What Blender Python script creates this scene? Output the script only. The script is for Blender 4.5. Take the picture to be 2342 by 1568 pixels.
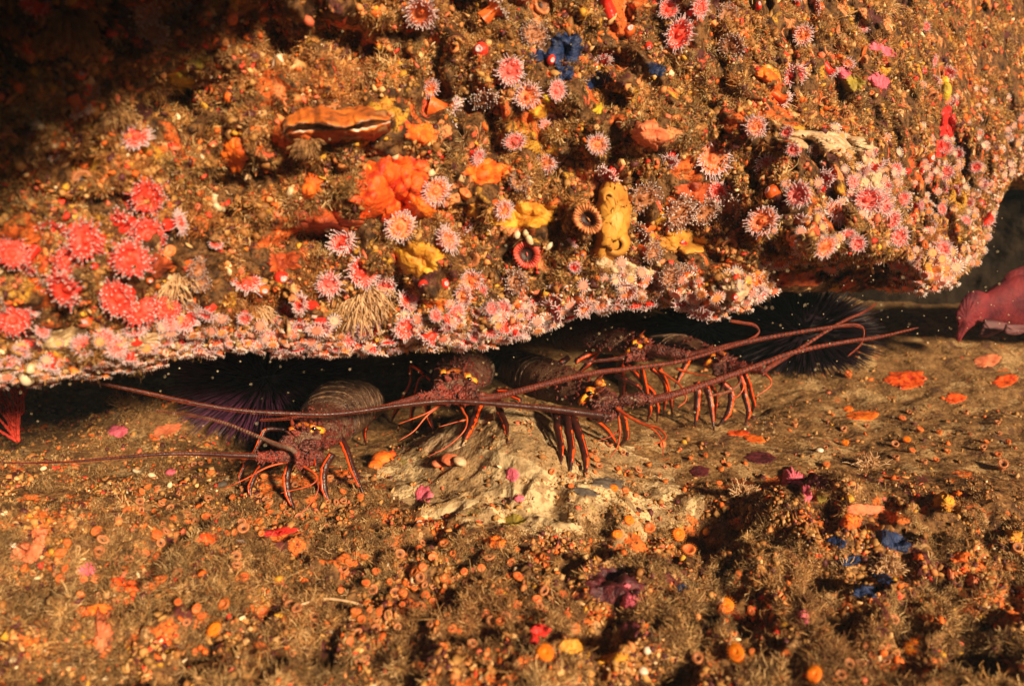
import bpy, math, random
import numpy as np
from mathutils import Vector, Matrix, Quaternion
from mathutils.bvhtree import BVHTree
random.seed(7); RNG = np.random.default_rng(11)
for o in list(bpy.data.objects): bpy.data.objects.remove(o)
S = bpy.context.scene; COL = S.collection

# ------------------------------------------------------------------ camera
PITCH = math.radians(15.0); CAMZ = 0.55; F = 1838.0; CX, CY = 1171.0, 784.0
cd = bpy.data.cameras.new('camera'); cam = bpy.data.objects.new('camera', cd); COL.objects.link(cam)
cam.location = (0, 0, CAMZ); cam.rotation_euler = (math.radians(90) - PITCH, 0, 0)
cd.sensor_width = 36.0; cd.lens = 36.0 * F / 2342.0; cd.clip_start = 0.01; cd.clip_end = 60
cd.dof.use_dof = True; cd.dof.focus_distance = 1.24; cd.dof.aperture_fstop = 3.3
S.camera = cam
# ------------------------------------------------------------------ light
SUN_EL = math.radians(23.5); SUN_AZ = math.radians(35)       # from behind the camera, to its right
w = bpy.data.worlds.new('World'); S.world = w; w.use_nodes = True
nt = w.node_tree; bg = nt.nodes['Background']; sky = nt.nodes.new('ShaderNodeTexSky')
sky.sky_type = 'NISHITA'; sky.sun_disc = False; sky.sun_elevation = SUN_EL; sky.sun_rotation = math.pi - SUN_AZ
nt.links.new(sky.outputs[0], bg.inputs[0]); bg.inputs[1].default_value = 0.0080
sd = bpy.data.lights.new('sun', 'SUN'); sd.energy = 5.0; sd.angle = math.radians(7.0); sd.color = (1.0, 0.77, 0.50)
so = bpy.data.objects.new('sun', sd); COL.objects.link(so)
ldir = Vector((math.sin(SUN_AZ) * math.cos(SUN_EL), -math.cos(SUN_AZ) * math.cos(SUN_EL), math.sin(SUN_EL)))
so.rotation_euler = ldir.to_track_quat('Z', 'Y').to_euler(); so.location = ldir * 5
S.view_settings.view_transform = 'Standard'; S.view_settings.look = 'None'
S.view_settings.exposure = 0.78; S.view_settings.gamma = 1
S.render.engine = 'CYCLES'

# ------------------------------------------------------------------ pixel <-> world (a distance is always given or found on a real surface)
sp, cp = math.sin(PITCH), math.cos(PITCH)
def P(px, py, d):
    a = (np.asarray(px, float) - CX) / F * d; b = (CY - np.asarray(py, float)) / F * d
    return np.stack([a, cp * d + sp * b, CAMZ - sp * d + cp * b], -1)
def proj(p):
    x, y, z = p[..., 0], p[..., 1], p[..., 2] - CAMZ
    d = y * cp - z * sp; b = y * sp + z * cp
    d_ = np.maximum(d, 1e-4)
    return CX + x / d_ * F, CY - b / d_ * F, d
CAM = Vector((0, 0, CAMZ))

# ------------------------------------------------------------------ noise
_perm = RNG.permutation(512).astype(np.int64); _perm = np.concatenate([_perm, _perm, _perm])
_grad = RNG.normal(size=(512, 3)); _grad /= np.linalg.norm(_grad, axis=1, keepdims=True)
def perlin(p):
    p = np.asarray(p, float); i = np.floor(p).astype(np.int64); f = p - i; i &= 511
    u = f * f * f * (f * (f * 6 - 15) + 10); out = 0
    for dx in (0, 1):
        for dy in (0, 1):
            for dz in (0, 1):
                h = _perm[_perm[_perm[(i[..., 0] + dx) & 511] + ((i[..., 1] + dy) & 511)] % 512 + ((i[..., 2] + dz) & 511)] & 511
                g = _grad[h]
                dd = g[..., 0] * (f[..., 0] - dx) + g[..., 1] * (f[..., 1] - dy) + g[..., 2] * (f[..., 2] - dz)
                wgt = (u[..., 0] if dx else 1 - u[..., 0]) * (u[..., 1] if dy else 1 - u[..., 1]) * (u[..., 2] if dz else 1 - u[..., 2])
                out = out + wgt * dd
    return out
def fbm(p, octv=4, lac=2.1, gain=0.5):
    s = 0; a = 1.0; q = np.asarray(p, float)
    for k in range(octv):
        s = s + a * perlin(q + k * 17.3); q = q * lac; a *= gain
    return s
def sstep(a, b, x):
    t = np.clip((x - a) / (b - a), 0, 1); return t * t * (3 - 2 * t)
def gauss(px, py, cx, cy, sx, sy): return np.exp(-((px - cx) / sx) ** 2 - ((py - cy) / sy) ** 2)

# ------------------------------------------------------------------ object helpers
def tag(o, label=None, cat=None, group=None, kind=None):
    if label: o['label'] = label
    if cat: o['category'] = cat
    if group: o['group'] = group
    if kind: o['kind'] = kind
    return o
def empty(name, loc, label=None, cat=None, group=None):
    o = bpy.data.objects.new(name, None); COL.objects.link(o); o.location = loc; o.empty_display_size = .02
    return tag(o, label, cat, group)
def np_mesh(name, V, loops, starts, totals, mats, smooth=True, col=None, midx=None):
    me = bpy.data.meshes.new(name); V = np.asarray(V, np.float32)
    me.vertices.add(len(V)); me.vertices.foreach_set('co', V.ravel())
    me.loops.add(len(loops)); me.loops.foreach_set('vertex_index', np.asarray(loops, np.int32))
    me.polygons.add(len(starts)); me.polygons.foreach_set('loop_start', np.asarray(starts, np.int32))
    if smooth: me.polygons.foreach_set('use_smooth', np.ones(len(starts), bool))
    if midx is not None: me.polygons.foreach_set('material_index', np.asarray(midx, np.int32))
    me.update(calc_edges=True); me.validate()
    for m in (mats if isinstance(mats, (list, tuple)) else [mats]): me.materials.append(m)
    if col is not None:
        a = me.attributes.new('Col', 'FLOAT_COLOR', 'POINT')
        c = np.ones((len(V), 4), np.float32); c[:, :3] = col; a.data.foreach_set('color', c.ravel())
    return me
def link(name, me, parent=None, loc=None):
    o = bpy.data.objects.new(name, me); COL.objects.link(o)
    if parent: o.parent = parent
    if loc is not None: o.location = loc
    return o
class MB:
    """collects vertices / faces for one mesh"""
    def __init__(s): s.v = []; s.f = []; s.m = []; s.n = 0; s.c = []
    def add(s, V, Fc, m=0, col=None):
        V = np.asarray(V, float); b = s.n; s.v.append(V); s.n += len(V)
        s.f += [tuple(b + i for i in f) for f in Fc]; s.m += (list(m) if isinstance(m, (list, tuple, np.ndarray)) else [m] * len(Fc))
        s.c.append(np.tile(np.asarray(col if col is not None else (1, 1, 1), float), (len(V), 1)))
    def tube(s, pts, rad, sides=8, m=0, stripe=None, sm=1, flat=1.0, up=None, cap=True):
        pts = np.asarray(pts, float); n = len(pts); rad = np.broadcast_to(np.asarray(rad, float), (n,))
        T = np.gradient(pts, axis=0); T /= np.linalg.norm(T, axis=1, keepdims=True) + 1e-12
        ref = np.array(up if up is not None else (0.1, -1, 0.15), float)
        rings = []
        for i in range(n):
            a = np.cross(T[i], ref); l = np.linalg.norm(a)
            a = a / l if l > 1e-5 else np.array((1., 0, 0)); b = np.cross(a, T[i])
            if i and np.dot(a, pa) < 0 and abs(np.dot(a, pa)) > .5: a, b = -a, -b
            pa = a
            ang = np.arange(sides) * 2 * np.pi / sides
            rings.append(pts[i] + rad[i] * (np.outer(np.cos(ang), a) * flat + np.outer(np.sin(ang), b)))
        V = np.concatenate(rings); Fc = []; M = []
        for i in range(n - 1):
            for k in range(sides):
                k2 = (k + 1) % sides; Fc.append((i * sides + k, i * sides + k2, (i + 1) * sides + k2, (i + 1) * sides + k))
                M.append(sm if (stripe and k in stripe) else m)
        if cap:
            V = np.concatenate([V, pts[:1], pts[-1:]]); c0 = n * sides
            for k in range(sides):
                k2 = (k + 1) % sides; Fc.append((c0, k2, k)); M.append(m); Fc.append((c0 + 1, (n - 1) * sides + k, (n - 1) * sides + k2)); M.append(m)
        s.add(V, Fc, M)
    def lathe(s, prof, sides=16, m=0, M=None, wob=0.0, seed=0, ridge=0, ridge_amp=0.0):
        """profile of (r,z) round the z axis"""
        prof = np.asarray(prof, float); n = len(prof); ang = np.arange(sides) * 2 * np.pi / sides; V = []
        r0 = np.random.default_rng(seed); ph = r0.uniform(0, 6.28, 3)
        k = 1 + wob * (np.sin(2 * ang + ph[0]) + .6 * np.sin(3 * ang + ph[1]) + .4 * np.sin(5 * ang + ph[2])) + ridge_amp * np.cos(ridge * ang)
        for r, z in prof: V.append(np.stack([r * k * np.cos(ang), r * k * np.sin(ang), np.full(sides, z)], 1))
        Fc = [(i * sides + j, i * sides + (j + 1) % sides, (i + 1) * sides + (j + 1) % sides, (i + 1) * sides + j) for i in range(n - 1) for j in range(sides)]
        s.add(np.concatenate(V), Fc, m)
    def sphere(s, c, r, seg=12, rings=8, m=0, R=None):
        c = np.asarray(c, float); r = np.broadcast_to(np.asarray(r, float), (3,)); V = [[0, 0, 1]]
        for i in range(1, rings):
            t = math.pi * i / rings
            for j in range(seg): a = 2 * math.pi * j / seg; V.append([math.sin(t) * math.cos(a), math.sin(t) * math.sin(a), math.cos(t)])
        V.append([0, 0, -1]); V = np.array(V) * r
        if R is not None: V = V @ np.asarray(R).T
        Fc = [(0, 1 + j, 1 + (j + 1) % seg) for j in range(seg)]
        for i in range(rings - 2):
            for j in range(seg):
                a = 1 + i * seg + j; b = 1 + i * seg + (j + 1) % seg; Fc.append((a, a + seg, b + seg, b))
        L = len(V) - 1; b0 = 1 + (rings - 2) * seg
        Fc += [(L, b0 + (j + 1) % seg, b0 + j) for j in range(seg)]
        s.add(V + c, Fc, m)
    def cone(s, p, d, r, L, sides=6, m=0, bend=(0, 0, 0)):
        p = np.asarray(p, float); d = np.asarray(d, float); d = d / (np.linalg.norm(d) + 1e-9); bend = np.asarray(bend, float)
        ts = np.array([0, .35, .7, 1.0]); pts = [p + d * L * t + bend * L * t * t for t in ts]
        s.tube(pts, [r, r * .72, r * .38, r * .04], sides, m, up=(.3, .2, .93) if abs(d[2]) < .8 else (1, 0, 0), cap=False)
    def mesh(s, name, mats, smooth=True, usecol=False, origin=None):
        V = np.concatenate(s.v)
        if origin is not None: V = V - np.asarray(origin, float)
        loops = [i for f in s.f for i in f]; tot = [len(f) for f in s.f]; st = np.concatenate([[0], np.cumsum(tot)[:-1]])
        return np_mesh(name, V, loops, st, tot, mats, smooth, np.concatenate(s.c) if usecol else None, s.m)
    def obj(s, name, mats, parent=None, smooth=True, origin=None, usecol=False):
        if origin is None and parent is not None: origin = parent_world(parent)
        if origin is None: origin = np.concatenate(s.v).mean(0)
        o = link(name, s.mesh(name, mats, smooth, usecol, origin), parent)
        if parent is None: o.location = origin
        return o
def parent_world(p):
    v = Vector((0, 0, 0))
    while p: v = v + p.location; p = p.parent
    return np.array(v)
def smooth_path(pts, n=6):
    """Catmull-Rom through the points; extra columns (radius) are carried along"""
    p = np.asarray(pts, float); q = np.vstack([2 * p[0] - p[1], p, 2 * p[-1] - p[-2]]); out = []
    for i in range(1, len(q) - 2):
        for t in np.linspace(0, 1, n, endpoint=False):
            a, b, c, d = q[i - 1], q[i], q[i + 1], q[i + 2]
            out.append(.5 * (2 * b + (c - a) * t + (2 * a - 5 * b + 4 * c - d) * t * t + (3 * b - a - 3 * c + d) * t ** 3))
    out.append(p[-1]); return np.array(out)

# ------------------------------------------------------------------ materials
MATS = {}
def mat(name, c1, c2=None, c3=None, scale=60, rough=.6, bump=.3, bscale=None, detail=6, spec=.4, transl=0.0, dist=.004, coat=0, obj=False, lo=.38, hi=.62):
    m = bpy.data.materials.new(name); m.use_nodes = True; n = m.node_tree.nodes; l = m.node_tree.links
    b = n['Principled BSDF']; b.inputs['Roughness'].default_value = rough; b.inputs['Specular IOR Level'].default_value = spec
    if coat: b.inputs['Coat Weight'].default_value = coat; b.inputs['Coat Roughness'].default_value = .15
    tc = n.new('ShaderNodeTexCoord'); src = tc.outputs['Object']
    if not obj:
        g = n.new('ShaderNodeNewGeometry'); src = g.outputs['Position']
    nz = n.new('ShaderNodeTexNoise'); nz.inputs['Scale'].default_value = scale; nz.inputs['Detail'].default_value = detail; l.new(src, nz.inputs['Vector'])
    rp = n.new('ShaderNodeValToRGB'); e = rp.color_ramp.elements
    c2 = c2 or tuple(x * .6 for x in c1)
    e[0].position = lo; e[0].color = (*c2, 1); e[1].position = hi; e[1].color = (*c1, 1)
    if c3: x = e.new((lo + hi) / 2); x.color = (*c3, 1)
    l.new(nz.outputs[0], rp.inputs[0]); l.new(rp.outputs[0], b.inputs['Base Color'])
    if bump:
        n2 = n.new('ShaderNodeTexNoise'); n2.inputs['Scale'].default_value = bscale or scale * 3; n2.inputs['Detail'].default_value = 8; l.new(src, n2.inputs['Vector'])
        bp = n.new('ShaderNodeBump'); bp.inputs['Strength'].default_value = bump; bp.inputs['Distance'].default_value = dist
        l.new(n2.outputs[0], bp.inputs['Height']); l.new(bp.outputs[0], b.inputs['Normal'])
    if transl:
        tr = n.new('ShaderNodeBsdfTranslucent'); mx = n.new('ShaderNodeMixShader'); mx.inputs[0].default_value = transl
        l.new(rp.outputs[0], tr.inputs[0]); l.new(b.outputs[0], mx.inputs[1]); l.new(tr.outputs[0], mx.inputs[2]); l.new(mx.outputs[0], n['Material Output'].inputs[0])
    MATS[name] = m; return m
def attr_mat(name, rough=.75, transl=.2, spec=.25):
    m = bpy.data.materials.new(name); m.use_nodes = True; n = m.node_tree.nodes; l = m.node_tree.links
    b = n['Principled BSDF']; b.inputs['Roughness'].default_value = rough; b.inputs['Specular IOR Level'].default_value = spec
    a = n.new('ShaderNodeAttribute'); a.attribute_name = 'Col'
    l.new(a.outputs[0], b.inputs['Base Color'])
    if transl:
        tr = n.new('ShaderNodeBsdfTranslucent'); mx = n.new('ShaderNodeMixShader'); mx.inputs[0].default_value = transl
        l.new(a.outputs[0], tr.inputs[0]); l.new(b.outputs[0], mx.inputs[1]); l.new(tr.outputs[0], mx.inputs[2]); l.new(mx.outputs[0], n['Material Output'].inputs[0])
    MATS[name] = m; return m
def ground_mat(name, base, dark, accents, cov=.5, silt=None):
    """encrusted rock: brown base with small patches of several growth colours, broken up at several scales"""
    m = bpy.data.materials.new(name); m.use_nodes = True; n = m.node_tree.nodes; l = m.node_tree.links
    b = n['Principled BSDF']; b.inputs['Roughness'].default_value = .75; b.inputs['Specular IOR Level'].default_value = .25
    g = n.new('ShaderNodeNewGeometry'); src = g.outputs['Position']
    def noise(sc, det=5, off=0, dst=0):
        mp = n.new('ShaderNodeMapping'); mp.inputs['Location'].default_value = (off, off * .7, -off); l.new(src, mp.inputs[0])
        z = n.new('ShaderNodeTexNoise'); z.inputs['Scale'].default_value = sc; z.inputs['Detail'].default_value = det; z.inputs['Distortion'].default_value = dst
        l.new(mp.outputs[0], z.inputs['Vector']); return z.outputs[0]
    def thr(x, a, c):
        r = n.new('ShaderNodeMapRange'); r.inputs[1].default_value = a; r.inputs[2].default_value = c; l.new(x, r.inputs[0]); return r.outputs[0]
    def mix(f, a, c):
        x = n.new('ShaderNodeMix'); x.data_type = 'RGBA'; l.new(f, x.inputs[0])
        for k, v in ((6, a), (7, c)):
            if isinstance(v, tuple): x.inputs[k].default_value = (*v, 1)
            else: l.new(v, x.inputs[k])
        return x.outputs[2]
    c = mix(thr(noise(70, 8), .36, .62), dark, base)
    for i, (col, sc, a) in enumerate(accents):
        c = mix(thr(noise(sc, 5, 3.1 * i + 5, .4), a, a + .035), c, col)
    if silt: c = mix(thr(noise(3.2, 5, 41), silt[1], silt[1] + .08), c, silt[0])
    c = mix(thr(noise(260, 4, 9), .30, .52), tuple(x * .45 for x in dark), c)
    l.new(c, b.inputs['Base Color'])
    bp = n.new('ShaderNodeBump'); bp.inputs['Strength'].default_value = .9; bp.inputs['Distance'].default_value = .004
    l.new(noise(150, 9, 2), bp.inputs['Height']); l.new(bp.outputs[0], b.inputs['Normal'])
    return m

ORANGE = (.80, .17, .015); OR_RED = (.75, .075, .012); YEL = (.62, .33, .03)
M = dict(
  rock=ground_mat('reef_rock', (.20, .09, .028), (.035, .014, .005), [((.60, .12, .02), 13, .585), ((.68, .24, .09), 24, .60), ((.09, .022, .02), 14, .60), ((.55, .27, .03), 15, .61), ((.68, .10, .04), 30, .63), ((.70, .42, .20), 38, .66)]),
  floor=ground_mat('reef_floor', (.27, .13, .042), (.07, .028, .010), [((.66, .15, .025), 20, .55), ((.12, .022, .02), 16, .60), ((.50, .28, .12), 30, .60), ((.14, .03, .035), 24, .67), ((.55, .12, .08), 60, .69)]),
  silt=ground_mat('silty_rock', (.31, .17, .065), (.17, .082, .028), [((.42, .26, .115), 14, .56), ((.13, .06, .03), 20, .62), ((.52, .16, .05), 36, .66)]),
  mound=ground_mat('pale_mound_rock', (.48, .31, .15), (.34, .20, .09), [((.66, .47, .25), 9, .47), ((.34, .22, .11), 26, .54), ((.30, .19, .09), 30, .58), ((.50, .16, .06), 40, .68), ((.40, .30, .08), 16, .66)]),
  cave_shade=mat('shade_dark_cave_wall', (.030, .020, .013), (.010, .007, .005), scale=9, rough=.95, spec=.05, bump=.6, bscale=40, dist=.02),  # near-black colour stands in for shade deep in the crevice
  col_red=mat('anemone_column_red', (.92, .055, .025), (.80, .03, .02), scale=90, rough=.35, transl=.25),
  col_or=mat('anemone_column_orange', (.88, .19, .03), (.72, .10, .015), scale=90, rough=.35, transl=.25),
  disc_red=mat('oral_disc_red', (.88, .04, .02), (.85, .10, .06), scale=150, rough=.4, transl=.2),
  disc_pink=mat('oral_disc_pink', (.86, .20, .17), (.82, .08, .06), scale=150, rough=.4, transl=.2),
  disc_or=mat('oral_disc_orange', (.80, .25, .08), (.70, .12, .03), scale=150, rough=.4, transl=.2),
  ten_white=mat('tentacle_white', (.90, .74, .78), (.86, .56, .58), scale=200, rough=.3, transl=.35, bump=0),
  ten_pink=mat('tentacle_pink', (.90, .23, .20), (.86, .08, .065), scale=200, rough=.3, transl=.35, bump=0),
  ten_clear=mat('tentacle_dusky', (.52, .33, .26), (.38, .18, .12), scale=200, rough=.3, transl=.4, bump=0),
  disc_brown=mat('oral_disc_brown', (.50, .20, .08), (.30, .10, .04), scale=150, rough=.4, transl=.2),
  tip=mat('tentacle_tip', (.95, .82, .80), scale=50, rough=.2, bump=0, transl=.3),
  cup_or=mat('cup_coral_orange', (.78, .25, .05), (.55, .13, .02), scale=160, rough=.4, transl=.2, bump=.4),
  cup_hot=mat('cup_coral_bright', (.98, .22, .01), (.90, .30, .01), scale=160, rough=.4, transl=.25, bump=.4),
  cup_brown=mat('cup_coral_brown', (.62, .25, .10), (.42, .13, .04), scale=160, rough=.45, bump=.4),
  cup_dark=mat('cup_coral_mouth', (.05, .012, .008), (.02, .006, .004), scale=100, rough=.5),
  cup_red=mat('cup_coral_red', (.70, .10, .05), (.45, .04, .02), scale=120, rough=.4, bump=.4),
  ridge=mat('cup_ridges', (.90, .42, .16), (.75, .25, .08), scale=120, rough=.4),
  s_orange=mat('sponge_orange', (.88, .20, .015), (.60, .09, .01), scale=70, rough=.55, bump=.6),
  s_orred=mat('sponge_orange_red', (.86, .085, .010), (.50, .035, .01), c3=(.78, .12, .012), scale=60, rough=.55, bump=.7),
  s_red=mat('sponge_red', (.75, .035, .02), (.35, .012, .012), scale=60, rough=.5, bump=.6),
  s_deep=mat('sponge_deep_orange', (.55, .10, .02), (.25, .035, .012), scale=50, rough=.6, bump=.8),
  s_salmon=mat('sponge_salmon', (.72, .22, .10), (.55, .13, .05), scale=60, rough=.6, bump=.5),
  s_yellow=mat('sponge_yellow', (.72, .36, .03), (.50, .19, .02), scale=55, rough=.55, bump=.8),
  s_lemon=mat('sponge_lemon', (.80, .55, .02), (.40, .27, .02), scale=70, rough=.55, bump=.7),
  s_mustard=mat('sponge_mustard', (.62, .30, .045), (.40, .15, .02), scale=26, rough=.55, bump=.3),
  s_blue=mat('sponge_blue', (.012, .034, .13), (.006, .010, .035), scale=80, rough=.5, bump=.9, lo=.3, hi=.7),
  s_pink=mat('coralline_pink', (.80, .17, .24), (.55, .08, .13), scale=90, rough=.5, bump=.6),
  s_maroon=mat('crust_maroon', (.12, .018, .022), (.05, .010, .016), scale=90, rough=.5, bump=.7),
  s_cream=mat('crust_cream', (.54, .39, .21), (.30, .19, .09), scale=44, rough=.7, bump=.9, lo=.42, hi=.54),
  s_beige=mat('crust_beige', (.66, .48, .30), (.45, .27, .14), scale=60, rough=.6, bump=.8),
  s_grey=mat('crust_grey', (.14, .11, .085), (.08, .06, .05), scale=60, rough=.7, bump=.5),
  s_olive=mat('crust_olive', (.36, .26, .03), (.2, .14, .02), scale=60, rough=.6, bump=.6),
  scal=mat('scallop_crust', (.78, .22, .03), (.28, .08, .02), c3=(.62, .15, .02), scale=38, rough=.6, bump=.9, lo=.36, hi=.60),
  mantle=mat('scallop_mantle', (.40, .17, .06), (.14, .05, .02), scale=90, rough=.5),
  shell=mat('shell_pearl', (.85, .70, .58), (.65, .45, .32), scale=60, rough=.25, bump=.2),
  white=mat('tunicate_white', (.85, .72, .50), (.70, .52, .30), scale=60, rough=.3, transl=.2, bump=.2),
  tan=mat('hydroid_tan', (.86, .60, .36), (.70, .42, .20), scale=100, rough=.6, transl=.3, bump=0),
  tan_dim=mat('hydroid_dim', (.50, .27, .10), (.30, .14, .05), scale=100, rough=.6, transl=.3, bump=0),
  gorg=mat('gorgonian_red', (.62, .05, .02), (.35, .02, .01), scale=200, rough=.6, bump=.5),
  ring=mat('ring_margin_brown', (.20, .11, .055), (.07, .03, .018), scale=140, rough=.5, bump=.6),
  urchin_l=mat('urchin_purple_lit', (.11, .030, .070), (.05, .014, .034), scale=60, rough=.4, spec=.4, bump=0),  # brighter purple makes up for light the left urchin lacks
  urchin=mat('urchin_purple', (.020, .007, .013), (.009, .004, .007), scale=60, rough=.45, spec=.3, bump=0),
  fish=mat('fish_pink', (.20, .026, .032), (.09, .014, .022), scale=22, rough=.65, bump=.6, bscale=160, spec=.15),
  fish_pale=mat('fish_belly', (.17, .06, .065), (.10, .03, .035), scale=24, rough=.65, bump=.2, bscale=90),
  turf=attr_mat('turf_filaments'), crumb=attr_mat('crust_bits', .6, .1, .4),
  leg=mat('lobster_leg', (.06, .012, .008), (.025, .007, .006), scale=90, rough=.35, bump=.3, spec=.5),
  stripe=mat('leg_stripe', (.95, .10, .005), (.80, .055, .004), scale=60, rough=.3, bump=0, spec=.5),
  ant=mat('antenna_red', (.30, .055, .025), (.12, .016, .010), scale=160, rough=.5, bump=1.0),
  ant_dark=mat('antenna_dark', (.085, .018, .014), (.035, .008, .008), scale=120, rough=.4, bump=.5),
  ant_grey=mat('antenna_silty', (.30, .20, .14), (.16, .09, .06), scale=90, rough=.7, bump=.5),
  antle=mat('antennule', (.60, .10, .02), (.30, .035, .012), scale=90, rough=.4, bump=0),
  hornm=mat('brow_red', (.30, .05, .025), (.07, .015, .015), scale=50, rough=.4, bump=.5),
  eyeyel=mat('eye_plate_yellow', (.92, .40, .03), (.70, .13, .01), scale=110, rough=.3, bump=.4, lo=.44, hi=.54),
  eyeor=mat('eye_band_orange', (.62, .17, .02), (.16, .03, .015), scale=90, rough=.35, bump=.4),
  eye=mat('eye_black', (.006, .004, .004), scale=30, rough=.08, bump=0, spec=.8),
)
def lobster_mat(name, a, bcol, spot, pale, sc=95):
    m = bpy.data.materials.new(name); m.use_nodes = True; n = m.node_tree.nodes; l = m.node_tree.links
    b = n['Principled BSDF']; b.inputs['Roughness'].default_value = .33; b.inputs['Specular IOR Level'].default_value = .6
    g = n.new('ShaderNodeNewGeometry'); src = g.outputs['Position']
    def ramp(x, p0, p1, c0, c1):
        r = n.new('ShaderNodeValToRGB'); r.color_ramp.elements[0].position = p0; r.color_ramp.elements[1].position = p1
        r.color_ramp.elements[0].color = (*c0, 1); r.color_ramp.elements[1].color = (*c1, 1); l.new(x, r.inputs[0]); return r.outputs[0]
    z = n.new('ShaderNodeTexNoise'); z.inputs['Scale'].default_value = 26; z.inputs['Detail'].default_value = 8; l.new(src, z.inputs[0])
    v = n.new('ShaderNodeTexVoronoi'); v.inputs['Scale'].default_value = sc; l.new(src, v.inputs[0])
    z2 = n.new('ShaderNodeTexNoise'); z2.inputs['Scale'].default_value = 330; z2.inputs['Detail'].default_value = 4; l.new(src, z2.inputs[0])
    base = ramp(z.outputs[0], .38, .60, a, bcol)
    def mixc(f, x, y):
        q = n.new('ShaderNodeMix'); q.data_type = 'RGBA'; l.new(f, q.inputs[0]); l.new(x, q.inputs[6]); l.new(y, q.inputs[7]); return q.outputs[2]
    sp_ = n.new('ShaderNodeRGB'); sp_.outputs[0].default_value = (*spot, 1); pl = n.new('ShaderNodeRGB'); pl.outputs[0].default_value = (*pale, 1)
    f1 = ramp(v.outputs['Distance'], .25, .36, (1, 1, 1), (0, 0, 0)); f2 = ramp(z2.outputs[0], .52, .66, (0, 0, 0), (.75, .75, .75))
    c = mixc(f2, base, pl.outputs[0]); c = mixc(f1, c, sp_.outputs[0])
    l.new(c, b.inputs['Base Color'])
    bp = n.new('ShaderNodeBump'); bp.inputs['Strength'].default_value = 1.0; bp.inputs['Distance'].default_value = .005; l.new(z2.outputs[0], bp.inputs['Height']); l.new(bp.outputs[0], b.inputs['Normal'])
    return m
M['cara'] = lobster_mat('carapace_shell', (.09, .025, .014), (.15, .07, .04), (.07, .006, .006), (.30, .17, .09))
M['abdo'] = lobster_mat('abdomen_shell', (.055, .02, .012), (.13, .065, .035), (.03, .010, .008), (.24, .16, .10), 60)
M['face'] = lobster_mat('face_shell', (.26, .030, .018), (.11, .022, .015), (.03, .006, .008), (.30, .12, .08), 130)

# ------------------------------------------------------------------ the overhanging rock (faces the camera, lip above the crevice)
LIPX = [-700, -200, 0, 110, 200, 330, 430, 600, 760, 950, 1100, 1180, 1250, 1330, 1420, 1500, 1560, 1620, 1700, 1745, 1760, 1900, 2000, 2100, 2190, 2235, 2262, 2290, 2330, 2420, 3000]
LIPY = [ 900,  880, 872, 872, 852, 838, 805, 800, 806, 794,  784,  770,  742,  712,  696,  688,  700,  722,  706,  662,  668,  668,  664,  664,  640,  596,  520,  440,  395,  370,  300]
LIPD_X = [-700, 0, 400, 900, 1250, 1600, 1740, 1770, 2000, 2200, 2300, 2500, 3000]
LIPD   = [.80, .86, .95, 1.02, 1.05, 1.05, 1.07, 1.09, 1.22, 1.40, 1.62, 2.0, 2.4]
def lip_row(px): return np.interp(px, LIPX, LIPY)
def face_depth(px, py):
    d_lip = np.interp(px, LIPD_X, LIPD)
    d_top = np.interp(px, [-700, 0, 500, 1100, 1700, 2100, 2342, 3000], [.66, .74, .84, .98, 1.12, 1.45, 1.95, 2.6])
    t = np.clip((lip_row(px) - py) / 780.0, 0, 1.4)
    d = d_lip * (1 - t) + d_top * t
    blk = sstep(1995, 2060, px) * sstep(610, 560, py)
    # bulging right block with the recess to its left
    blk2 = sstep(1650, 1860, px) * sstep(2075, 2000, px) * sstep(600 , 560, py) * sstep(270, 340, py)
    d = d - .15 * blk2 * (1 - .25 * sstep(560, 330, py)) + .30 * sstep(1728, 1775, px) * sstep(2130, 1990, px) * sstep(572, 625, py) + .0 * blk
    d = d + .055 * gauss(px, py, 1590, 510, 150, 90) - .06 * gauss(px, py, 1560, 300, 210, 45)
    d = d - .05 * gauss(px, py, 1670, 665, 70, 45) - .04 * gauss(px, py, 1400, 520, 45, 130) * 0
    d = d + .05 * gauss(px, py, 420, 230, 130, 90) + .06 * gauss(px, py, 520, 420, 120, 60) - .035 * gauss(px, py, 280, 600, 170, 110)
    d = d + .04 * gauss(px, py, 700, 560, 110, 60) + .03 * gauss(px, py, 1180, 590, 120, 50) + .035 * gauss(px, py, 1560, 200, 100, 50)
    d = d + .04 * gauss(px, py, 860, 110, 90, 70) - .03 * gauss(px, py, 800, 300, 150, 50)
    # ledge added out of view above, put there to shade the upper left
    d = d - .29 * sstep(-22, -230, py) * sstep(1350, 0, px)
    # rounded lip
    e = np.clip((lip_row(px) - py) / 75.0, 0, 1); d = d + .070 * (1 - np.sqrt(np.clip(1 - (1 - e) ** 2, 0, 1)))
    return d
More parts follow.
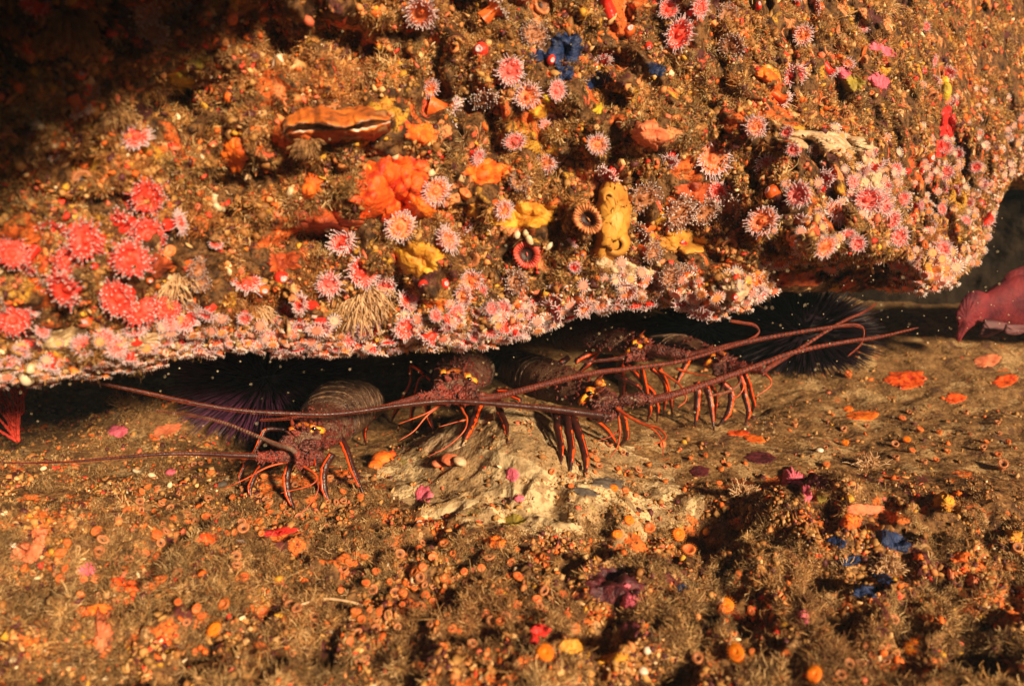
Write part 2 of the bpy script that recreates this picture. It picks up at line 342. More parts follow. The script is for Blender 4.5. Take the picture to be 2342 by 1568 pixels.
def build_rock():
    cols = np.arange(-520, 2861, 5.0); nr = 230; t = np.linspace(0, 1, nr) ** 1.15
    px = np.repeat(cols[None], nr, 0); lr = lip_row(px)
    lr = lr + 7 * perlin(np.stack([px / 23., px * 0, px * 0 + 3], -1)) + 8 * perlin(np.stack([px / 60., px * 0, px * 0 + 9], -1))
    py = lr + (-330 - lr) * t[:, None]
    d = face_depth(px, py); V = P(px, py, d)
    fade = sstep(0, .04, t)[:, None]
    nz = .050 * fbm(V * 6.0, 3) + .030 * (np.abs(fbm(V * 15 + 5, 3)) * -2 + .6) + .016 * fbm(V * 34 + 5, 3) + .007 * fbm(V * 90 + 9, 2)
    pit = np.clip(fbm(V * 13 + 40, 2) - .14, 0, 1) * .17
    nz = nz * (1 - .6 * sstep(1800, 2150, px) * sstep(420, 150, py)); pit = pit * (1 - .6 * sstep(1800, 2150, px) * sstep(420, 150, py))
    V = P(px, py, d + (nz + pit) * (.25 + .75 * fade))
    # underside: from the lip back into the dark
    nb = 60; s = np.linspace(0, 1, nb + 1)[1:] ** 1.6
    lip = V[0]; B = []
    for k in s:
        q = lip + np.array([0, 1.55 * k, .10 * k + .03 * np.sqrt(k)])
        q = q + np.stack([0 * q[:, 0], 0 * q[:, 0], .05 * fbm(q * 5 + 3, 3) * min(1, k * 4) + .008 * fbm(q * 45, 2)], -1); B.append(q)
    back = np.stack(B[::-1]); G = np.concatenate([back, V])
    top = V[-1] + np.array([0, 1.4, .5]); G = np.concatenate([G, top[None]])
    R, C = G.shape[:2]; idx = np.arange(R * C).reshape(R, C)
    q = np.stack([idx[:-1, :-1], idx[:-1, 1:], idx[1:, 1:], idx[1:, :-1]], -1).reshape(-1, 4)
    n = len(q); me = np_mesh('overhanging_rock', G.reshape(-1, 3), q.ravel(), np.arange(n) * 4, np.full(n, 4), M['rock'])
    return me, G.reshape(-1, 3), q, nb * C
rock_me, rock_V, rock_Q, rock_first = build_rock()
rock = link('overhanging_rock', rock_me); tag(rock, kind='structure')

# ------------------------------------------------------------------ the sea floor
def floor_z(x, y):
    p = np.stack([x, y, 0 * x], -1)
    z = .030 * fbm(p * 2.2 + 8, 3) + .012 * fbm(p * 9 + 1, 3)
    z = z + .085 * np.exp(-((x + .0) / .15) ** 2 - ((y - 1.30) / .15) ** 2)              # pale mound under the middle lobsters
    z = z + .075 * np.exp(-((x - .02 - .5 * (1.15 - y)) / .10) ** 2 - ((y - 1.12) / .13) ** 2)
    z = z + .075 * np.exp(-((x + .62) / .25) ** 2 - ((y - .88) / .16) ** 2)              # near mound at the left
    z = z + .07 * np.exp(-((x - .43) / .16) ** 2 - ((y - 1.02) / .10) ** 2)              # knob at the right
    z = z - .05 * np.exp(-((x - .27) / .08) ** 2 - ((y - 1.00) / .07) ** 2)
    z = z + .10 * sstep(1.5, 2.1, y) * sstep(.35, .9, x)                                 # pale shelf at the back right
    z = z - .10 * sstep(1.25, 1.6, y) * sstep(-.25, -.55, x) * sstep(-1.3, -.8, x) + .13 * np.exp(-((x + .70) / .17) ** 2 - ((y - 1.50) / .12) ** 2)
    rough = sstep(1.25, .9, y)
    z = z + rough * (.016 * fbm(p * 34, 3) + .032 * (.5 - 2 * np.abs(fbm(p * 13 + 12, 3))) - .11 * np.clip(fbm(p * 8 + 30, 2) - .2, 0, 1)) + .0035 * fbm(p * 75 + 3, 3) * (.7 + rough) + .008 * fbm(p * 19 + 44, 3)
    return z
PITS = [(130, 1205, .05, .05), (820, 1540, .05, .05), (215, 1500, .04, .04), (1430, 1530, .06, .06), (1380, 1420, .03, .03), (330, 1190, .03, .03), (700, 1450, .04, .03), (1880, 1290, .03, .03), (2110, 1150, .04, .03), (1620, 1160, .06, .025), (1540, 1480, .03, .03), (1080, 1420, .03, .03), (2240, 1450, .04, .03), (60, 1150, .03, .03)]
def build_floor():
    ys = np.concatenate([np.linspace(.15, .55, 40, endpoint=False), np.linspace(.55, 1.9, 360, endpoint=False), np.linspace(1.9, 4.6, 110)])
    us = np.linspace(-1, 1, 620)
    Y = np.repeat(ys[:, None], len(us), 1); X = us[None] * (.75 + .80 * Y)
    Z = floor_z(X, Y)
    for (px_, py_, sx_, dp_) in PITS:
        a_ = PITCH + math.atan((py_ - CY) / F); yy = (CAMZ - .03) / math.tan(a_); xx = (px_ - CX) / F * (yy * cp + (CAMZ - .03) * sp); wob = .35 * fbm(np.stack([X * 25, Y * 25, 0 * X + px_], -1), 3)
        Z = Z - dp_ * 1.5 * sstep(1.25, .45, np.hypot((X - xx) / sx_, (Y - yy) / (sx_ * .8)) + wob)
    G = np.stack([X, Y, Z], -1); R, C = G.shape[:2]; idx = np.arange(R * C).reshape(R, C)
    q = np.stack([idx[:-1, :-1], idx[:-1, 1:], idx[1:, 1:], idx[1:, :-1]], -1).reshape(-1, 4); n = len(q)
    cyc = G.reshape(-1, 3)[q].mean(1); slt = fbm(np.stack([cyc[:, 0] * 5, cyc[:, 1] * 5, 0 * cyc[:, 0]], -1), 3)
    mi = ((cyc[:, 1] + .10 * slt - .10 * np.abs(cyc[:, 0]-.1)) > 1.16).astype(int)
    rm = ((cyc[:, 0] - .0 - .35 * (1.25 - cyc[:, 1])) / .27) ** 2 + ((cyc[:, 1] - 1.18) / .24) ** 2 + .45 * fbm(np.stack([cyc[:, 0] * 14, cyc[:, 1] * 14, 0 * cyc[:, 0]], -1), 4)
    mi[rm < .75] = 2
    return np_mesh('sea_floor', G.reshape(-1, 3), q.ravel(), np.arange(n) * 4, np.full(n, 4), [M['floor'], M['silt'], M['mound']], midx=mi), G.reshape(-1, 3), q
floor_me, floor_V, floor_Q = build_floor()
floor = link('sea_floor', floor_me); tag(floor, kind='structure')

# ------------------------------------------------------------------ far reef closing the crevice and the right-hand side
def sheet(name, fn, nu, nv, m, label=None):
    U, Vv = np.meshgrid(np.linspace(0, 1, nu), np.linspace(0, 1, nv)); G = fn(U, Vv); idx = np.arange(nu * nv).reshape(nv, nu)
    q = np.stack([idx[:-1, :-1], idx[:-1, 1:], idx[1:, 1:], idx[1:, :-1]], -1).reshape(-1, 4); n = len(q)
    o = link(name, np_mesh(name, G.reshape(-1, 3), q.ravel(), np.arange(n) * 4, np.full(n, 4), m)); tag(o, kind='structure'); return o, G.reshape(-1, 3), q
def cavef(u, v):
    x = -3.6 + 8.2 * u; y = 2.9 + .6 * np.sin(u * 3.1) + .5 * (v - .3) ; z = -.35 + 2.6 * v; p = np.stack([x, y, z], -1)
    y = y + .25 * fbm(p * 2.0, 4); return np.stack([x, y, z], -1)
sheet('shade_dark_cave_wall', cavef, 160, 60, M['cave_shade'])
def reeff(u, v):
    x = .62 + 2.4 * u; z = -.12 + 1.8 * v; y = 1.92 + .30 * u + .12 * sstep(.47, .36, z) + .25 * sstep(.18, 0, u) + .35 * sstep(.3, 1.5, z); p = np.stack([x, y, z], -1)
    y = y + .12 * fbm(p * 4, 4) + .02 * fbm(p * 22, 3)
    return np.stack([x, y, z], -1)
far_reef, far_V, far_Q = sheet('far_reef', reeff, 160, 120, M['rock'])
far_reef.data.materials.append(M['cave_shade'])
far_reef.data.polygons.foreach_set('material_index', (far_V[far_Q].mean(1)[:, 2] < .40).astype(np.int32))  # recess under the far overhang painted dark in place of shade

# ------------------------------------------------------------------ hit tests on the real surfaces
bvh = {'rock': BVHTree.FromPolygons([Vector(v) for v in rock_V], rock_Q.tolist()),
       'floor': BVHTree.FromPolygons([Vector(v) for v in floor_V], floor_Q.tolist()),
       'far': BVHTree.FromPolygons([Vector(v) for v in far_V], far_Q.tolist())}
def hit(surf, px, py):
    d = Vector(P(px, py, 1.0)) - CAM; d.normalize()
    loc, nor, i, dist = bvh[surf].ray_cast(CAM, d)
    if loc is None: return None, None
    if nor.dot(d) > 0: nor = -nor
    return np.array(loc), np.array(nor)
def mid_hit(surf, px, py, r=10):
    ps = []; ns = []
    for dx, dy in ((0, 0), (r, 0), (-r, 0), (0, r), (0, -r)):
        p, n_ = hit(surf, px + dx, py + dy)
        if p is not None: ps.append(p); ns.append(n_)
    if not ps: return None, None
    n_ = np.mean(ns, 0); n_ /= np.linalg.norm(n_)
    return ps[0], n_
EXCL = []    # ellipses (screen) where a crust already covers the rock: no turf grows there

# ------------------------------------------------------------------ crusts and sponges: raised, irregular, sunk into the rock at the rim
def crust(name, surf, cx, cy, rx, ry, m, label, cat, h=.006, rot=0, seed=None, lob=.35, group=None, parts=None, dome=False):
    h = h * (.45 if not dome else .7) if name != 'holed_sponge' else h
    seed = seed if seed is not None else int(cx * 7 + cy); r0 = np.random.default_rng(seed)
    p0, _ = mid_hit(surf, cx, cy)
    if p0 is None: return None
    d0 = proj(p0)[2]; NR, NA = 20, 84; c, s = math.cos(math.radians(rot)), math.sin(math.radians(rot)); V = []; NN = []; PR = []
    ang = np.arange(NA) * 2 * np.pi / NA
    out = 1 + lob * (perlin(np.stack([np.cos(ang) * 1.7 + seed, np.sin(ang) * 1.7, 0 * ang], -1)) * 1.6 + .9 * perlin(np.stack([np.cos(ang) * 4.5, np.sin(ang) * 4.5 + seed, 0 * ang + 4], -1)) + .5 * perlin(np.stack([np.cos(ang) * 11, np.sin(ang) * 11 + seed, 0 * ang + 7], -1)))
    if surf == 'floor' and not dome: out = 1 + .7 * (out - 1) + .10 * perlin(np.stack([np.cos(ang) * 22, np.sin(ang) * 22 + seed, 0 * ang + 9], -1))
    out = np.clip(out, .3, 1.9)
    for i in range(NR + 1):
        t = i / NR
        for k in range(NA):
            if i == 0 and k: V.append(V[0]); NN.append(NN[0]); PR.append(PR[0]); continue
            ex, ey = math.cos(ang[k]) * rx * t * out[k], math.sin(ang[k]) * ry * t * out[k]
            q, n_ = hit(surf, cx + ex * c - ey * s, cy + ex * s + ey * c)
            if q is None or abs(proj(q)[2] - d0) > .16: q = P(cx + ex * c - ey * s, cy + ex * s + ey * c, d0 + .02); n_ = np.array((0, -1, .2))
            if dome: q = (.15 if name == 'holed_sponge' else .55) * q + (.85 if name == 'holed_sponge' else .45) * P(cx + ex * c - ey * s, cy + ex * s + ey * c, d0 + .028 * t ** 3); n_ = n_ * .3
            nn = .5 * n_ + .5 * np.array((0, -.8, .6 if surf == 'floor' else .1)); nn /= np.linalg.norm(nn)
            prof = math.sqrt(max(0, 1 - t ** 2)) if dome else min(1, (1 - t) * 4.5) ** .6
            V.append(q); NN.append(nn); PR.append((h * prof, .003 if t > .97 else 0))
    V = np.array(V); NN = np.array(NN); PR = np.array(PR)
    if name == 'holed_sponge': PR[:, 0] *= .8
    bumpy = .30 * fbm(V * 80 + seed, 2) + .30 * perlin(V * 210 + seed) + .22 * perlin(V * 470 + seed)
    V = V + NN * (PR[:, 0] * (1 + (.12 if name == 'holed_sponge' else .45 if dome else .9) * bumpy) - PR[:, 1])[:, None]
    Fc = []
    for i in range(NR):
        for k in range(NA):
            k2 = (k + 1) % NA; Fc.append((i * NA + k, (i + 1) * NA + k, (i + 1) * NA + k2, i * NA + k2) if i else (0, NA + k, NA + k2))
    b = MB(); b.add(V, Fc); o = b.obj(name, M[m]); tag(o, label, cat, group)
    EXCL.append((surf, cx, cy, rx * .88, ry * .88, c, s)); return o

# ------------------------------------------------------------------ anemones, cup corals
def frame(n_, roll=0):
    z = Vector(n_).normalized(); q = z.to_track_quat('Z', 'Y'); return (q @ Quaternion((0, 0, 1), roll))
def anem_meshes(kind, var):
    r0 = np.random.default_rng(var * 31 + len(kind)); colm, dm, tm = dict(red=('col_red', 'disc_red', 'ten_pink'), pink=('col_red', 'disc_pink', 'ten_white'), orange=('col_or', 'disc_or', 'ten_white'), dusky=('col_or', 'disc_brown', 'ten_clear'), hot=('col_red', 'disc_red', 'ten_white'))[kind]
    H = (.75, .95, .6, 1.1)[var]; top = (.80, .68, .86, .74)[var]; tilt = (1.0, .65, 1.25, .85)[var]
    b = MB(); b.lathe([(.52, -.25), (.46, .0), (.38, H * .4), (.40, H * .65), (top * .90, H * .90), (top, H)], 18, wob=.07, seed=var)
    c = b.mesh('column', [M[colm]], origin=(0, 0, 0))
    b = MB(); b.lathe([(top * 1.0, H), (top * .92, H + .02), (top * .62, H - .14), (top * .34, H - .24), (top * .24, H - .10), (top * .12, H - .02), (.015, H - .10)], 20, wob=.04, seed=var)
    d = b.mesh('oral_disc', [M[dm]], origin=(0, 0, 0))
    b = MB()
    for ring, (nr_, rr, ll, el) in enumerate(((14, .66, .15, 1.1), (22, .84, .21, .8), (28, .95, .25, .35), (28, 1.0, .24, -.25))):
        for k in range(nr_):
            a = 2 * math.pi * (k + .5 * ring + r0.uniform(-.25, .25)) / nr_; e_ = el / tilt + r0.uniform(-.15, .15); L = ll * r0.uniform(.75, 1.15)
            p0 = np.array([math.cos(a), math.sin(a), 0]) * top * rr + np.array([0, 0, H])
            dv = np.array([math.cos(a) * math.cos(e_), math.sin(a) * math.cos(e_), math.sin(e_)])
            sw = r0.normal(size=3) * .11
            pts = [p0, p0 + dv * L * .5 + sw * .4, p0 + dv * L + sw]
            b.tube(pts, [.048, .032, .024], 4, 0, up=(.1, .2, 1), cap=False)
            b.sphere(pts[-1], .046, 5, 4, 1)
    t = b.mesh('tentacle_fringe', [M[tm], M['tip']], origin=(0, 0, 0))
    return [('column', c), ('oral_disc', d), ('tentacle_fringe', t)]
ANEM = {(k, v): anem_meshes(k, v) for k in ('red', 'pink', 'orange', 'dusky', 'hot') for v in range(4)}
def cup_mesh(kind, var):
    r0 = np.random.default_rng(var); b = MB(); w = .05
    if kind == 'ball':       # closed anemone: bulb with a pale puckered crown
        b.lathe([(.5, -.3), (.62, .0), (.80, .45), (.85, .8), (.62, 1.15), (.40, 1.28)], 16, 0, wob=.04, seed=var)
        b.lathe([(.40, 1.28), (.42, 1.36), (.22, 1.30), (.06, 1.18), (.01, 1.15)], 16, 1, wob=.10, seed=var, ridge=8, ridge_amp=.06); mats = [M['col_or'] if var % 2 else M['col_red'], M['ten_white']]
    elif kind in ('hotcup', 'cup', 'brown'):
        b.lathe([(.72, -.5), (.75, .1), (.92, .5), (1.0, .68), (.93, .80), (.72, .76)], 22, 0, wob=w, seed=var)
        b.lathe([(.72, .76), (.45, .60), (.30, .50)] if kind == 'brown' or (kind == 'cup' and var == 1) else [(.72, .76), (.5, .84), (.30, .80)], 22, 1, wob=w, seed=var); fl_ = kind == 'brown' or (kind == 'cup' and var == 1); b.lathe([(.30, .50 if fl_ else .80), (.14, .42 if fl_ else .72), (.01, .44 if fl_ else .70)], 22, 2, wob=w, seed=var)
        for k in range(22):
            a = 2 * math.pi * k / 22; q = np.array([math.cos(a), math.sin(a), 0])
            b.tube([q * .34 + (0, 0, .54 if kind != 'hotcup' else .82), q * .66 + (0, 0, .74 if kind != 'hotcup' else .84), q * .98 + (0, 0, .74)], [.018, .035, .02], 4, 0, up=(0, 0, 1), cap=False)
            if kind == 'hotcup' or var == 1: b.tube([q * .9 + (0, 0, .72), q * 1.12 + (0, 0, .80), q * 1.3 + (0, 0, .78)], [.035, .03, .008], 4, 0, up=(0, 0, 1), cap=False)
        mats = {'hotcup': [M['cup_hot'], M['cup_hot'], M['cup_hot']], 'cup': [M['cup_or'], M['disc_or'], M['disc_or']], 'brown': [M['cup_brown'], M['disc_brown'], M['cup_dark']]}[kind]
    elif kind in ('bigcup', 'redcup'):   # ridged solitary cup with dark mouth
        b.lathe([(.7, -.6), (.72, .1), (.86, .5), (1.0, .75), (.95, .92), (.80, .90), (.62, .74)], 44, 0, wob=.05, seed=3, ridge=22, ridge_amp=.02)
        b.lathe([(.62, .74), (.45, .40), (.2, .30), (.01, .32)], 44, 1, wob=.05, seed=3)
        for k in range(26):
            a = 2 * math.pi * k / 26; q = np.array([math.cos(a), math.sin(a), 0])
            b.tube([q * .50 + (0, 0, .60), q * .70 + (0, 0, .88), q * .88 + (0, 0, .97), q * 1.03 + (0, 0, .84), q * 1.0 + (0, 0, .55)], [.015, .04, .05, .04, .02], 5, 2 if k % 3 else 0, up=(0, 0, 1), cap=False)
        b.tube([(-.16, 0, .36), (0, .02, .42), (.18, 0, .36)], [.03, .05, .03], 6, 2)
        mats = [M['cup_brown' if kind == 'bigcup' else 'cup_red'], M['cup_dark'], M['ridge' if kind == 'bigcup' else 'disc_pink']]
    return b.mesh('cup', mats, origin=(0, 0, 0))
CUPS = {(k, v): cup_mesh(k, v) for k in ('ball', 'hotcup', 'cup', 'brown', 'bigcup', 'redcup') for v in range(3 if k in ('ball', 'cup', 'brown') else 1)}

# r: bright red, h: hot pink-red disc, p: pink with white fringe, o: orange column with white fringe, d: dusky; b: closed ball, c: cup, k: brown ring, B/R: big cups
ANE = """76,9,26,r 314,20,32,d 407,38,24,d 346,81,30,d 430,6,22,b 530,39,16,c 123,189,22,d 180,174,16,b 208,206,17,d 171,232,24,d 293,192,14,c 314,325,32,h 119,353,11,d 192,410,26,k 25,308,27,k
142,294,7,b 196,292,7,b 602,38,13,c 964,23,32,o 936,51,9,b 1115,35,32,d 1103,116,24,b 1164,160,27,p 975,195,20,o 1102,203,29,d 1000,247,36,o 1138,256,12,c 1077,352,18,p 990,437,31,o 1063,445,17,c
1229,15,26,k 1390,20,36,h 1524,29,21,h 1590,23,25,h 1663,41,22,d 1733,17,13,b 1216,93,28,d 1439,76,19,b 1553,78,31,h 1483,102,12,b 1678,105,26,d 1375,128,25,h 1258,137,16,b 1329,139,14,c 1413,157,11,c 1734,160,11,b
1271,208,20,p 1213,238,28,o 1650,224,10,k 1261,266,17,p 1248,293,17,p 1362,331,23,o 1179,328,22,p 1534,352,20,p 1628,366,38,o 1250,395,23,o 1404,389,25,p 1712,296,26,o 1189,418,20,d 1757,375,27,p
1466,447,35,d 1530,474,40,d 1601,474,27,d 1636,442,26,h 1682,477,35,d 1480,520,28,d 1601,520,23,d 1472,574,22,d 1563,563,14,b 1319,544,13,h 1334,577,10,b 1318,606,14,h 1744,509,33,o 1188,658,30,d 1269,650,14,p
1669,558,20,k 1469,644,16,b 1426,628,14,o 1431,658,25,o 1323,682,24,o 1372,685,21,o 1221,687,24,p 1272,706,26,p 1410,687,15,o 1550,679,25,p 1523,639,28,d 1495,655,24,d 1565,640,22,d 1212,730,26,p 1245,738,15,p 1604,701,26,p
1723,639,22,o 1733,679,17,p 1680,679,12,b 1604,668,9,c 1480,690,18,p 1450,690,16,p 1340,712,16,p 1300,722,14,p 1175,745,18,p 1190,765,14,p
798,574,32,h 824,620,32,h 752,640,27,p 911,524,33,o 1004,553,32,o 1068,530,28,p 1135,469,25,o 1077,588,28,k 882,638,25,p 967,646,15,b 1016,649,16,b 1080,643,22,o 1065,675,24,o 1100,664,15,p 600,661,17,b 638,632,20,b
679,672,22,B 664,707,26,h 711,699,23,h 923,704,26,h 964,690,19,p 731,742,25,p 690,733,21,p 638,736,17,p 615,771,22,p 682,789,20,p 795,765,20,p 833,748,18,p 862,754,16,p 926,745,25,h 996,754,25,h 967,765,14,b
1051,751,13,b 1094,745,20,p 1153,733,18,p 1086,765,14,p 1126,776,10,b 888,771,17,p 856,783,14,p 746,768,8,b 1153,704,20,p 1039,716,21,p 1022,731,18,p 1161,670,15,p 820,785,14,p 770,790,13,p 720,778,15,p 905,790,14,p 1060,775,13,p 1125,752,17,p 1000,722,16,p 1190,706,18,o 1120,705,17,p
118,521,28,r 72,577,28,r 19,584,26,r 146,608,27,r 174,655,36,r 224,556,34,r 299,517,36,r 296,465,20,r 333,540,31,r 268,602,38,r 223,608,12,b 392,512,27,h 342,440,30,r 280,671,34,r 299,708,34,r 330,714,25,r 374,708,25,r 433,736,32,h
199,730,18,b 31,736,30,r 65,714,17,p 498,565,15,h 439,608,22,d 467,652,22,d 560,649,30,h 479,705,22,p 196,789,24,p 118,820,25,p 240,773,19,p 255,795,25,p 311,773,23,p 352,786,16,p 414,780,19,p 451,786,15,p 501,777,16,p 529,780,14,p 19,820,20,p 299,805,16,p 576,783,13,p 342,640,10,b
467,506,22,c 386,574,18,c 392,609,15,c 100,757,18,p 150,772,16,p 60,790,18,p 380,772,16,p 480,795,13,p 553,765,15,p 640,790,14,p 385,742,17,p 505,745,16,p 560,722,16,p 445,690,16,d 20,690,18,d 85,655,18,d
1813,339,15,p 1773,442,22,b 1833,448,26,p 1903,399,25,p 1989,382,27,p 1969,452,32,p 1996,475,28,p 1903,498,32,o 1826,511,25,o 1820,555,21,o 1780,591,22,o 1770,555,19,p 1883,561,24,o 1953,561,19,p 1976,541,9,k 1933,538,18,p 2029,505,24,p
2039,541,22,p 2119,521,17,p 2139,575,22,p 2115,558,12,c 2158,405,20,p 2042,389,15,p 2075,392,16,b 2105,392,8,b 2125,362,15,b 2155,345,18,p 2188,355,14,h 2255,495,17,p 2192,435,14,p 2241,462,11,b 2241,422,14,p 2095,591,14,p 2085,628,11,b 2055,455,16,p 2090,470,13,p
2150,480,12,p 2200,510,13,p 2175,540,14,p 2215,460,11,p 2180,600,12,p 2060,600,12,p 2230,380,13,p 1822,6,14,p 1871,15,19,o 1828,76,22,o 1805,166,27,p 1889,154,17,p 1935,154,15,o 1909,70,13,k 1973,116,14,c 2126,215,18,k 2165,171,18,p 2136,186,11,h
2182,235,14,h 2110,163,12,h 2130,140,11,p 1964,61,16,p 2113,64,10,p 1772,215,24,o 1830,183,9,c 1990,215,8,c 1877,230,12,k 1857,264,13,k 1826,267,10,k 1929,299,14,c 1900,293,9,c 2203,302,13,k 2188,349,14,h 2159,435,14,p 2118,366,12,p 1960,385,18,o 1872,430,14,p 1940,420,16,p 2020,430,15,p 1998,345,13,p 1800,300,13,p 1850,345,14,d"""
LM = [('yellow holed sponge', 1395, 510), ('gaping rock scallop', 765, 275), ('blue sponge patch', 1290, 120), ('large orange red sponge', 905, 440), ('beige hydroid clump', 825, 690), ('small orange sponge', 1115, 392),
      ('lemon yellow sponge', 410, 172), ('red cup coral', 1205, 580), ('red sponge streak', 2165, 290), ('pink coralline crust', 2010, 185), ('white sea squirt bulb', 62, 855), ('pale fringed bulge', 1960, 430),
      ('dark lower hollow', 1600, 500), ('left red cluster', 270, 580), ('lip above the urchin', 600, 790), ('lip above the lobsters', 1150, 760), ('hanging lip knob', 1680, 680), ('lower right rock corner', 2150, 600), ('orange sponge lump', 540, 345), ('rock top edge', 1500, 10)]
WHAT = dict(red='bright red strawberry anemone', hot='pink red strawberry anemone', pink='pink white-fringed anemone', orange='orange pale-fringed anemone', dusky='dusky see-through anemone', ball='closed bulb anemone', cup='orange cup coral', brown='brown ringed cup coral', bigcup='ridged orange brown cup coral', redcup='ridged red cup coral')
def clock(dx, dy):
    if abs(dx) < 22 and abs(dy) < 22: return 'beside'
    a = math.degrees(math.atan2(-dy, dx)) % 360
    return ['right of', 'up and right of', 'above', 'up and left of', 'left of', 'down and left of', 'below', 'down and right of'][int((a + 22.5) // 45) % 8]
ORD = ['nearest', 'second nearest', 'third nearest', 'fourth nearest', 'fifth nearest', 'sixth nearest', 'seventh nearest', 'eighth nearest', 'ninth nearest', 'tenth nearest', 'eleventh nearest', 'twelfth nearest', 'thirteenth nearest', 'fourteenth nearest']
KIND = dict(r='red', h='hot', p='pink', o='orange', d='dusky', b='ball', c='cup', k='brown', B='bigcup', R='redcup')
items = [(float(a), float(b), float(c), KIND[d]) for a, b, c, d in (t.split(',') for t in ANE.split())]
labs = {}
for i, (x, y, r, k) in enumerate(items):
    lm = min(LM, key=lambda q: (q[1] - x) ** 2 + (q[2] - y) ** 2); dx, dy = x - lm[1], y - lm[2]
    labs.setdefault((WHAT[k], clock(dx, dy), lm[0]), []).append((math.hypot(dx, dy), i))
LAB = {}
for (wt, cl, lm), L in labs.items():
    for j, (_, i) in enumerate(sorted(L)):
        LAB[i] = f'{wt} {cl} the {lm}' + (f', {ORD[min(j, 13)]}' if len(L) > 1 else '')
def place_polyp(kind, loc, nrm, size, label, var=0, group=None):
    q = frame(nrm, random.uniform(0, 6.28))
    if kind in ('red', 'hot', 'pink', 'orange', 'dusky'):
        o = empty('strawberry_anemone', Vector(loc), label, 'anemone', group); o.rotation_mode = 'QUATERNION'; o.rotation_quaternion = q; e_ = random.uniform(.78, 1.0); o.scale = (size, size * e_, size * random.uniform(.8, 1.3))
        for nm, me in ANEM[(kind, var % 4)]: link(nm, me, o)
    else:
        v = var % 3 if (kind, var % 3) in CUPS else 0
        o = link('closed_anemone' if kind == 'ball' else 'cup_coral', CUPS[(kind, v)]); o.location = loc; o.rotation_mode = 'QUATERNION'; o.rotation_quaternion = q; o.scale = (size, size * random.uniform(.68, 1), size * random.uniform(.7, 1.3))
        tag(o, label, 'anemone' if kind == 'ball' else 'coral', group)
    return o
for i, (x, y, r, k) in enumerate(items):
    p, n_ = mid_hit('rock', x, min(y, float(lip_row(x)) - 6), 12)
    if p is None: continue
    lipn = sstep(90, 10, float(lip_row(x)) - y)
    tocam = np.array((0, 0, CAMZ)) - p; tocam /= np.linalg.norm(tocam)
    ax = n_ * .55 + tocam * (.65 - .35 * lipn) + np.array((0, 0, -.55 * lipn - .12)) + RNG.normal(size=3) * .46
    size = r / F * proj(p)[2] * (1.0 if k in ('red', 'hot', 'pink', 'orange', 'dusky') else .92)
    off = ax / np.linalg.norm(ax) * size * (-.15)
    place_polyp(k, p + off, ax, size * (1.42 if k == 'red' else 1.2 if k in ('red', 'hot', 'pink', 'orange', 'dusky') else 1), LAB[i], i, 'anemones and corals on the overhanging rock')
    EXCL.append(('rock', x, y, r * .55, r * .55, 1, 0))

